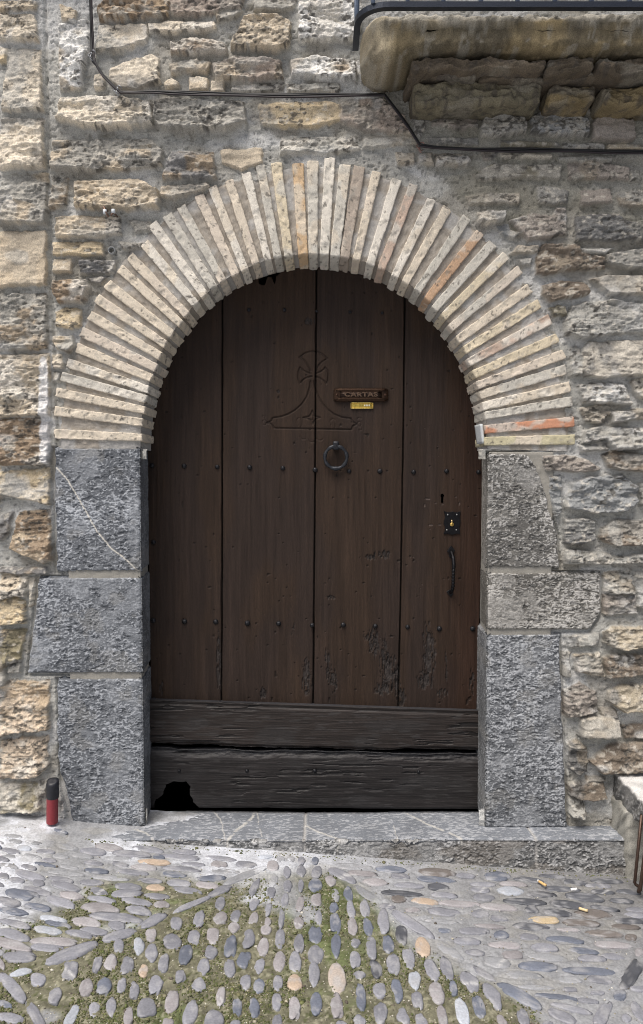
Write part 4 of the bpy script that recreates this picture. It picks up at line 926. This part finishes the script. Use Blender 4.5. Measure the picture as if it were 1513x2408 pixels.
GZ2 = GZ-.0035*np.exp(-((gcov-1.06)/.16)**2)*near       # the cement shrinks back a little round each pebble
st.data.vertices.foreach_set('co', np.stack([GX, GY, GZ2], -1).astype(np.float32).ravel()); st.data.update()
rm = np.random.RandomState(4)
def scatter(name, n, want, r0, r1, cols, lab, cat, squash, region):
    bm = bmesh.new(); bmesh.ops.create_icosphere(bm, subdivisions=1, radius=1); v0 = np.array([v.co[:] for v in bm.verts]); f0 = np.array([[v.index for v in f.verts] for f in bm.faces]); bm.free()
    Vs, Fs, Cs = [], [], []; c_n = 0
    while len(Vs) < n:
        px = rm.uniform(-40, 1560); py = rm.uniform(1930, 2440); x, y = (float(q) for q in ground_hit(px, py))
        if y > -.128 and px > 190 or y > -.01: continue
        i = np.argmin(np.abs(gx-x)); j = np.argmin(np.abs(gy-y))
        if rm.rand() > want(i, j) or gcov[j, i] < 1.08: continue
        r = rm.uniform(r0, r1)*(1+1.0*(rm.rand() < .06)); a = rm.rand()*6.28; A = np.array([[math.cos(a), -math.sin(a)], [math.sin(a), math.cos(a)]]) @ np.diag([r, r*rm.uniform(.5, 1)])
        v = v0*(1+.45*(rm.rand(len(v0), 1)-.5)); xy = v[:, :2] @ A.T
        Vs.append(np.stack([x+xy[:, 0], y+xy[:, 1], GZ[j, i]+v[:, 2]*r*squash], 1)); Fs.append(f0+c_n); c_n += len(v0)
        Cs.append(np.tile(np.array(cols[rm.randint(len(cols))])*(.7+.6*rm.rand()), (len(v0), 1)))
    V = np.concatenate(Vs).astype(np.float32); T3 = np.concatenate(Fs).astype(np.int32); me = bpy.data.meshes.new(name)
    me.vertices.add(len(V)); me.vertices.foreach_set('co', V.ravel()); me.loops.add(T3.size); me.loops.foreach_set('vertex_index', T3.ravel()); me.polygons.add(len(T3)); me.polygons.foreach_set('loop_start', np.arange(0, T3.size, 3, dtype=np.int32)); me.update(calc_edges=True)
    a = me.color_attributes.new('Col', 'FLOAT_COLOR', 'POINT'); a.data.foreach_set('color', np.concatenate([np.concatenate(Cs), np.ones((len(V), 1))], 1).astype(np.float32).ravel())
    tag(link(name, me, M_GROUND), lab, cat, None, 'stuff')
mossc = moss*ss(.42, .6, fbm(GX*11, GY*11, 47, 4)); step_line = np.exp(-((GY+.135)/.02)**2)*(GX > -.8)
scatter('moss', 6500, lambda i, j: float(mossc[j, i]+.5*step_line[j, i])*.9, .0013, .0036, [(.09, .11, .035), (.12, .13, .05), (.14, .135, .07), (.07, .08, .035), (.17, .16, .10)], 'low green moss growing between the pebbles in front of the door', 'moss', .7, None)
scatter('grit', 1500, lambda i, j: .25+.75*float(moss[j, i]), .0012, .0030, [(.36, .33, .25), (.50, .48, .42), (.22, .20, .15), (.12, .10, .08)], 'loose grit and crumbs of mortar lying on the cobbled street', 'grit', .7, None)

# ------------------------------------------------------------------ balcony
YS = -0.22
bal = empty('balcony', (float(at(1200, 0, 0)[0]), 0, float(at(0, 130, YS)[1])), 'worn stone balcony slab with thin iron railing over the right side of the door', 'balcony')
xl = float(at(852, 100, YS)[0]); z_t = float(at(0, 25, YS)[1]); z_b = float(at(0, 114, YS)[1])
xr = 2.35
mb = MB(); na_ = 64
ss_ = np.concatenate([np.linspace(0, .12, 46), np.linspace(.12, 1, 330)[1:]])
rings = []; cols = []
zc = (z_t+z_b)/2; hz = (z_t-z_b)/2
for s in ss_:
    x = xl+(xr-xl)*s; dx_ = x-xl
    kq = math.sqrt(max(0, 1-(max(0, .075-dx_)/.075)**2)) if dx_ < .075 else 1
    low = .028*(1-float(ss(.07, .20, dx_)))              # the left end hangs lower
    ring = []
    for a in np.linspace(0, 2*math.pi, na_):
        ca, sa = math.cos(a), math.sin(a)
        ey = math.copysign(abs(ca)**.36, ca); ez = math.copysign(abs(sa)**.36, sa)
        yh = (.12)*kq
        zz_ = zc+ez*hz*(.55+.45*kq) - (low*(.5-.5*ez))
        ring.append((x, -.10-ey*yh*1.0, zz_))
    rings.append(ring)
P = np.array(rings); n = fbm(P[..., 0]*12, P[..., 2]*16+P[..., 1]*9, 3, 4)-.5; n2 = fbm(P[..., 0]*70, P[..., 2]*70+P[..., 1]*60, 9, 3)-.5
cen = np.stack([P[..., 0], np.full(P.shape[:2], -.10), np.full(P.shape[:2], zc)], -1); dv = P-cen; dv /= np.maximum(np.linalg.norm(dv, axis=-1, keepdims=True), 1e-6)
P = P+dv*(.026*n+.012*n2+.010*(ridge(P[..., 0]*24, P[..., 2]*50+P[..., 1]*40, 33, 3)-.6))[..., None]
P[..., 2] += np.where(P[..., 2] < zc, .018*(fbm(P[..., 0]*7, P[..., 0]*0, 14, 3)-.5), 0)
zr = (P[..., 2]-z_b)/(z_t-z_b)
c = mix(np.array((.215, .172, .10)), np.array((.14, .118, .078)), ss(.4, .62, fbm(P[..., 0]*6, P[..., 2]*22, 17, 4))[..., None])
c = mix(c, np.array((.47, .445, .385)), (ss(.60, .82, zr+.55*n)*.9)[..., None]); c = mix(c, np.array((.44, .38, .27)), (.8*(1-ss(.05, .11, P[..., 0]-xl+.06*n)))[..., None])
c = c*(.75+.5*(n2+.5))[..., None]; c = mix(c, np.array((.06, .055, .045)), (.40*ss(.52, .68, fbm(P[..., 0]*14, P[..., 2]*9, 41, 4)))[..., None]); c = mix(c, np.array((.36, .35, .31)), (.35*ss(.62, .70, fbm(P[..., 0]*38, P[..., 2]*38, 45, 3)))[..., None]); c = mix(c, np.array((.09, .085, .07)), (.8*ss(.6, .7, fbm(P[..., 0]*60, P[..., 2]*60, 23, 3))*ss(.4, .9, zr))[..., None])
mb.grid(P, c.reshape(-1, 3)); mb.build('slab', M_STONE, bal)
def rock(x0, y0, x1, y1, pr, col, k, parent, name='corbel_stone'):
    a0, b0 = (float(q) for q in at(x0, y1, -pr)); a1, b1 = (float(q) for q in at(x1, y0, -pr)); b = MB()
    def wr(P):
        u = P[..., 0]*16+k*3.3; v = P[..., 2]*26+P[..., 1]*11+k*5.1; n = fbm(u, v, k, 4)-.5; m = fbm(u*4, v*4, k+5, 3)-.5; Q = P.copy()
        Q[..., 1] -= .026*n+.014*m+.022*(ridge(u*.5, v*1.6, k+13, 3)-.6); Q[..., 2] += .026*(fbm(u*.6, v*.3, k+9, 3)-.5)+.008*m; Q[..., 0] += .02*n; return Q
    hx_, hz2 = (a1-a0)/2, (b1-b0)/2
    b.rbox(((a0+a1)/2, (.03-pr)/2, (b0+b1)/2), (hx_, (.03+pr)/2, hz2), min(.016, hz2*.7), (max(12, int(hx_*2/.006)), 26, 24), col, wr)
    V = np.concatenate(b.V); n = fbm(V[:, 0]*20+k, V[:, 2]*30+V[:, 1]*20, k, 4); c = np.array(col)*(.65+.7*n)[:, None]
    c = mix(c, np.array((.21, .195, .16)), (.7*ss(.5, .66, fbm(V[:, 0]*9+k, V[:, 2]*22+k, k+3, 4)))[:, None]); c = mix(c, np.array((.08, .07, .06)), (.7*ss(.56, .68, fbm(V[:, 0]*50, V[:, 2]*60+V[:, 1]*50, k+7, 3)))[:, None])
    b.C = np.split(c, np.cumsum([len(q) for q in b.V])[:-1]); return b.build(name, M_STONE, parent)
for i, (x0, y0, x1, y1, pr, col) in enumerate(((966, 134, 1282, 162, .185, (.12, .098, .072)), (1286, 132, 1400, 166, .185, (.12, .098, .072)), (1404, 132, 1660, 168, .185, (.12, .098, .072)), (960, 166, 1120, 186, .14, (.12, .098, .072)), (1130, 168, 1440, 188, .14, (.12, .098, .072)),
        (975, 192, 1274, 242, .115, (.185, .165, .115)), (1293, 196, 1402, 238, .112, (.23, .18, .10)), (1416, 200, 1660, 244, .112, (.22, .175, .10)))):
    rock(x0, y0, x1, y1, pr, col, i*4+1, bal)
# iron band and railing
IRN = (.030, .036, .050); zband = float(at(0, 15, YS-.03)[1])
path = [(xl-.012, -.03)]+[(xl-.012+.09-.09*math.cos(t), YS+.055-.085*math.sin(t)) for t in np.linspace(0, math.pi/2, 10)]+[(xr, YS-.03)]
def band(z0, z1, th, name, parent):
    b = MB(); pr = []
    for i, (x, y) in enumerate(path):
        a = path[max(i-1, 0)]; c2 = path[min(i+1, len(path)-1)]; tx, ty = c2[0]-a[0], c2[1]-a[1]; L = math.hypot(tx, ty); nx_, ny_ = -ty/L, tx/L
        pr.append([(x+nx_*th, y+ny_*th, z0), (x-nx_*th, y-ny_*th, z0), (x-nx_*th, y-ny_*th, z1), (x+nx_*th, y+ny_*th, z1), (x+nx_*th, y+ny_*th, z0)])
    b.grid(np.array(pr), IRN); return b.build(name, M_IRON, parent, smooth=False)
rl = band(zband-.008, zband+.009, .010, 'railing', bal)
band(zband+.86, zband+.872, .018, 'top_rail', rl)
bx = [float(at(q, 4, YS-.03)[0]) for q in (878, 959, 1043, 1131, 1217, 1305, 1391, 1480)]; bx += [bx[-1]+.115*i for i in range(1, 9)]
bpos = [(x, YS-.03) for x in bx if x < xr]+[(xl-.012, YS+.05), (xl-.012, -.08)]
pb = None
for x, y in bpos:
    if pb is None:
        b = MB(); b.rbox((0, 0, .43), (.0065, .0065, .43), .0015, (1, 1, 8), (.16, .20, .27)); pb = b.build('baluster', M_IRON, None); o = pb
    else: o = pb.copy(); COL.objects.link(o)
    o.parent = rl; o.location = (x, y, zband+.008)

# ------------------------------------------------------------------ stone bench at the right
xb0, zb0 = (float(q) for q in at(1446, 1816, -.01)); g0 = GB*xb0
bn = empty('stone_bench', (xb0+.4, -.2, g0+GB*.4), 'grey stone bench slab on a cement pier at the right edge beside the doorstep', 'bench')
mb = MB(); rng = random.Random(1)
def wb(P):
    n = fbm(P[..., 0]*30+3, P[..., 1]*30+P[..., 2]*30, 5, 3)-.5; m = fbm(P[..., 0]*70+3, P[..., 1]*90+P[..., 2]*50, 8, 3)-.5
    Q = P.copy(); Q[..., 0] += .016*n+.008*m; Q[..., 2] += .010*n+.006*m; Q[..., 1] += .014*m; return Q
mb.rbox((xb0+.60, -.19, zb0-.044), (.60, .21, .044), .010, (90, 60, 16), (.40, .39, .37), wb)
V = np.concatenate(mb.V); _, cpk = pecked(V[:, 0]+V[:, 1], V[:, 2]*1.3+V[:, 1]*.3, 40, .7, -.05); up = ss(zb0-.014, zb0-.002, V[:, 2])
ct = np.array((.60, .59, .57))*(.7+.6*fbm(V[:, 0]*25, V[:, 1]*25, 4, 4))[:, None]; cc = mix(cpk*.9, ct, up[:, None]); mb.C = np.split(cc, np.cumsum([len(q) for q in mb.V])[:-1])
mb.build('bench_slab', M_GRAN, bn)
mb = MB(); mb.rbox((xb0+.10, -.045, (zb0-.08+g0-.05)/2), (.105, .10, (zb0-.08-g0+.05)/2), .02, (20, 30, 40), (.37, .36, .32), wb)
V = np.concatenate(mb.V); cc = np.array((.38, .37, .33))*(.65+.7*fbm(V[:, 0]*20+V[:, 1]*20, V[:, 2]*20, 6, 4))[:, None]; mb.C = np.split(cc, np.cumsum([len(q) for q in mb.V])[:-1])
mb.build('pier', M_STONE, bn)
mb = MB(); yr = -.235
t0 = at(1509, 1930, yr); t1 = at(1493, 2076, yr); u0 = at(1528, 1930, yr-.03); u1 = at(1506, 2092, yr-.03)
RU = (.085, .055, .042)
mb.tube([(float(t0[0]), yr, float(t0[1])+.02), (float(t1[0]), yr, float(t1[1])), (float(t1[0])+.004, yr, float(t1[1])-.006), (float(t1[0])+.012, yr-.01, float(t1[1])-.008)], .0052, 8, RU)
mb.tube([(float(u0[0]), yr-.03, float(u0[1])+.02), (float(u1[0]), yr-.03, float(u1[1])), (float(u1[0])-.004, yr-.028, float(u1[1])-.008), (float(t1[0])+.012, yr-.01, float(t1[1])-.008)], .0058, 8, RU)
mb.build('metal_leg', M_IRON, bn)

# ------------------------------------------------------------------ cables, hooks, pipes on the wall
def surf(px, py):       # how far the masonry stands out at a pixel of the wall
    x, z = at(px, py, 0); i = min(len(xs)-1, max(0, np.searchsorted(xs, float(x)))); j = min(len(zs)-1, max(0, np.searchsorted(zs, float(z))))
    return float(H[max(0, j-6):j+7, max(0, i-6):i+7].max())
cb = empty('electric_cable', (float(at(285, 218)[0]), -.02, float(at(285, 218)[1])), 'bundle of black electric cables pinned along the wall above the arch', 'cable')
cp = [(213, -30), (214, 40), (217, 125), (221, 145), (243, 178), (270, 205), (284, 217), (310, 217), (360, 216), (430, 219), (520, 222), (640, 224), (760, 224), (850, 223), (905, 222), (935, 262), (962, 300), (988, 342), (1020, 347), (1100, 351), (1220, 353), (1350, 354), (1440, 356), (1560, 358)]
dense = []
for (a, b_) in zip(cp[:-1], cp[1:]):
    nseg = max(2, int(math.hypot(b_[0]-a[0], b_[1]-a[1])/14))
    for t in np.linspace(0, 1, nseg, endpoint=False): dense.append((a[0]+(b_[0]-a[0])*t, a[1]+(b_[1]-a[1])*t))
off = np.array([surf(*p) for p in dense]); off = np.array([off[max(0, i-3):i+4].max() for i in range(len(off))]); off = np.convolve(np.pad(off, 3, mode='edge'), np.ones(7)/7, 'valid')
for k, (dy, r, cl) in enumerate(((-2.3, .0034, (.010, .010, .011)), (.5, .0036, (.009, .009, .010)), (3.0, .0028, (.020, .014, .017)))):
    pts = []
    for i, (p, o_) in enumerate(zip(dense, off)):
        Y = -(o_+.004+.003*k); wob = 1.8*math.sin(i*.35+k*2.1)+1.2*math.sin(i*.13+k); s_ = 1 if 215 < p[0] else 1
        vert = 1 if p[1] < 150 and p[0] < 230 else 0
        x, z = at(p[0]+(dy+wob*.6)*vert, p[1]+(dy+wob*.6)*(1-vert), Y); pts.append((float(x), Y, float(z)))
    b = MB(); b.tube(pts, r, 8, cl); b.build('strand', M_PLAST, cb)
for (px, py, cl) in ((217, 128, (.35, .36, .38)), (278, 211, (.35, .36, .38)), (906, 222, (.28, .25, .2)), (989, 344, (.35, .2, .17))):
    o_ = surf(px, py); Y = -(o_+.008); x, z = (float(q) for q in at(px, py, Y)); b = MB()
    b.tube([(x+.013*math.cos(a), Y-.008*math.sin(a*2), z+.012*math.sin(a)) for a in np.linspace(0, 5.5, 16)], .0016, 6, cl); b.tube([(x, Y, z+.010), (x-.006, Y-.004, z-.014), (x+.003, Y-.006, z-.024)], .0014, 6, cl)
    b.tube([(x, 0.01, z), (x, Y-.010, z)], .0022, 6, cl)
    b.build('cable_tie', M_IRON, cb)
x, z = (float(q) for q in at(264, 590, -.012)); b = MB()
b.lathe((x, .02, z), (0, -1, 0), [(.0095, 0), (.0125, 0), (.0125, .040), (.0115, .042), (.0098, .042), (.0095, .030), (.0095, .002), (0, .002)], 20, (.33, .34, .34))
tag(b.build('pipe_stub', M_PLAST), 'short grey pipe end sticking out of the wall left of the arch', 'pipe')
hx, hz_ = (float(q) for q in at(264, 506, -.02)); Y = -surf(264, 506)
hk = empty('wall_hook', (hx, Y, hz_), 'small broken metal bracket on a tan stone left of the arch', 'bracket'); b = MB()
b.tube([(hx-.014, Y+.03, hz_+.012), (hx-.014, Y-.014, hz_+.010), (hx-.006, Y-.016, hz_-.010), (hx+.002, Y-.012, hz_-.022)], .0036, 8, (.20, .13, .10))
b.tube([(hx+.018, Y+.03, hz_-.006), (hx+.018, Y-.014, hz_-.008), (hx+.010, Y-.016, hz_-.018)], .0034, 8, (.20, .13, .10)); b.build('bent_rod', M_IRON, hk)
b = MB(); b.rbox((hx-.010, Y-.014, hz_-.006), (.006, .005, .008), .002, (2, 2, 2), (.62, .66, .68)); b.rbox((hx+.018, Y-.014, hz_-.004), (.006, .005, .007), .002, (2, 2, 2), (.62, .66, .68)); b.build('clamp', M_PLAST, hk)
# grey tag on the right side of the arch soffit
x0 = float(at(1142, 1021, -.014)[0])-.006; z0 = float(at(1130, 1021, .04)[1]); b = MB()
def wt(P): Q = P.copy(); Q[..., 0] += -(P[..., 1]-.04)*.06-.004*(P[..., 2]-z0)/.03; return Q
b.rbox((x0-.001, .045, z0), (.0045, .040, .034), .0015, (2, 6, 8), (.58, .61, .62), wt); tag(b.build('wall_tag', M_PLAST), 'small pale grey plate fixed to the right springing of the brick arch', 'plate')
# red conduit with taped end
yc = -.055; tx, tz = (float(q) for q in at(124, 1836, yc)); bx_, bz_ = (float(q) for q in at(123, 1921, yc))
tp = empty('conduit_pipe', (bx_, yc, bz_), 'short red corrugated conduit with black taped top standing by the left jamb', 'pipe')
b = MB(); n = 70; Lc = (Vector((tx, yc, tz))-Vector((bx_, yc, bz_))).length
b.lathe((bx_, yc, bz_-.02), (tx-bx_, 0, tz-bz_), [(.0, 0)]+[(.0185+.0008*math.sin(i*math.pi), .0+(Lc+.01)*i/n) if False else (.0186+.0010*(i % 2), (Lc+.01)*i/n) for i in range(n+1)]+[(0, Lc+.01)], 24, (.27, .036, .046)); b.build('corrugated_tube', M_PLAST, tp)
b = MB(); hb = Lc-.040
def tape(P):
    Q = P.copy(); k = ss(hb+.05, hb+.075, 0*P[..., 2]+P[..., 2]-bz_+.02); Q[..., 1] += .010*k; Q[..., 0] += .002*(fbm(P[..., 2]*90, P[..., 0]*90+P[..., 1]*90, 3, 2)-.5)*2; Q[..., 2] -= .012*ss(.0, .02, yc-P[..., 1])*k; return Q
a = Vector((tx-bx_, 0, tz-bz_)).normalized(); u = a.orthogonal().normalized(); v = a.cross(u); c0 = Vector((bx_, yc, bz_-.02))
Pt = np.array([[c0+a*h+(u*math.cos(t)+v*math.sin(t))*r for t in np.linspace(0, 2*math.pi, 33)] for r, h in [(.0200, hb), (.0206, hb+.003)]+[(.0206+.0006*(i % 3), hb+.003+i*.006) for i in range(8)]+[(.0205, hb+.057), (.018, hb+.063), (.008, hb+.066), (0, hb+.066)]])
b.grid(tape(Pt), (.016, .017, .022)); b.build('tape_cap', M_PLAST, tp)

# ------------------------------------------------------------------ litter
def butt(px, py, ang, L, col, lab, paper=None):
    x, y = (float(q) for q in ground_hit(px, py)); z = float(gz(np.array(x), np.array(y)))+.012
    c, s = math.cos(R(ang)), math.sin(R(ang)); b = MB()
    b.tube([(x-c*L/2, y-s*L/2, z), (x-c*L/4, y-s*L/4, z), (x+c*L/4, y+s*L/4, z), (x+c*L/2, y+s*L/2, z+.001)], .0042, 10, col)
    o = tag(b.build('cigarette_butt', M_PLAST), lab, 'cigarette butt', 'cigarette butts on the paving')
    if paper:
        b = MB(); b.tube([(x-c*L/2, y-s*L/2, z), (x-c*L*.68, y-s*L*.68, z)], .0041, 10, (.7, .7, .68)); b.build('burnt_end', M_PLAST, o)
butt(1276, 2086, -60, .030, (.72, .47, .20), 'orange cigarette butt lying between dark pebbles below the right end of the step', True)
butt(1372, 2148, -35, .026, (.70, .55, .32), 'pale yellow cigarette butt on a brown pebble nearest the right edge')
butt(1350, 2100, 5, .020, (.82, .82, .82), 'small white cigarette butt on a dark pebble right of the orange one')
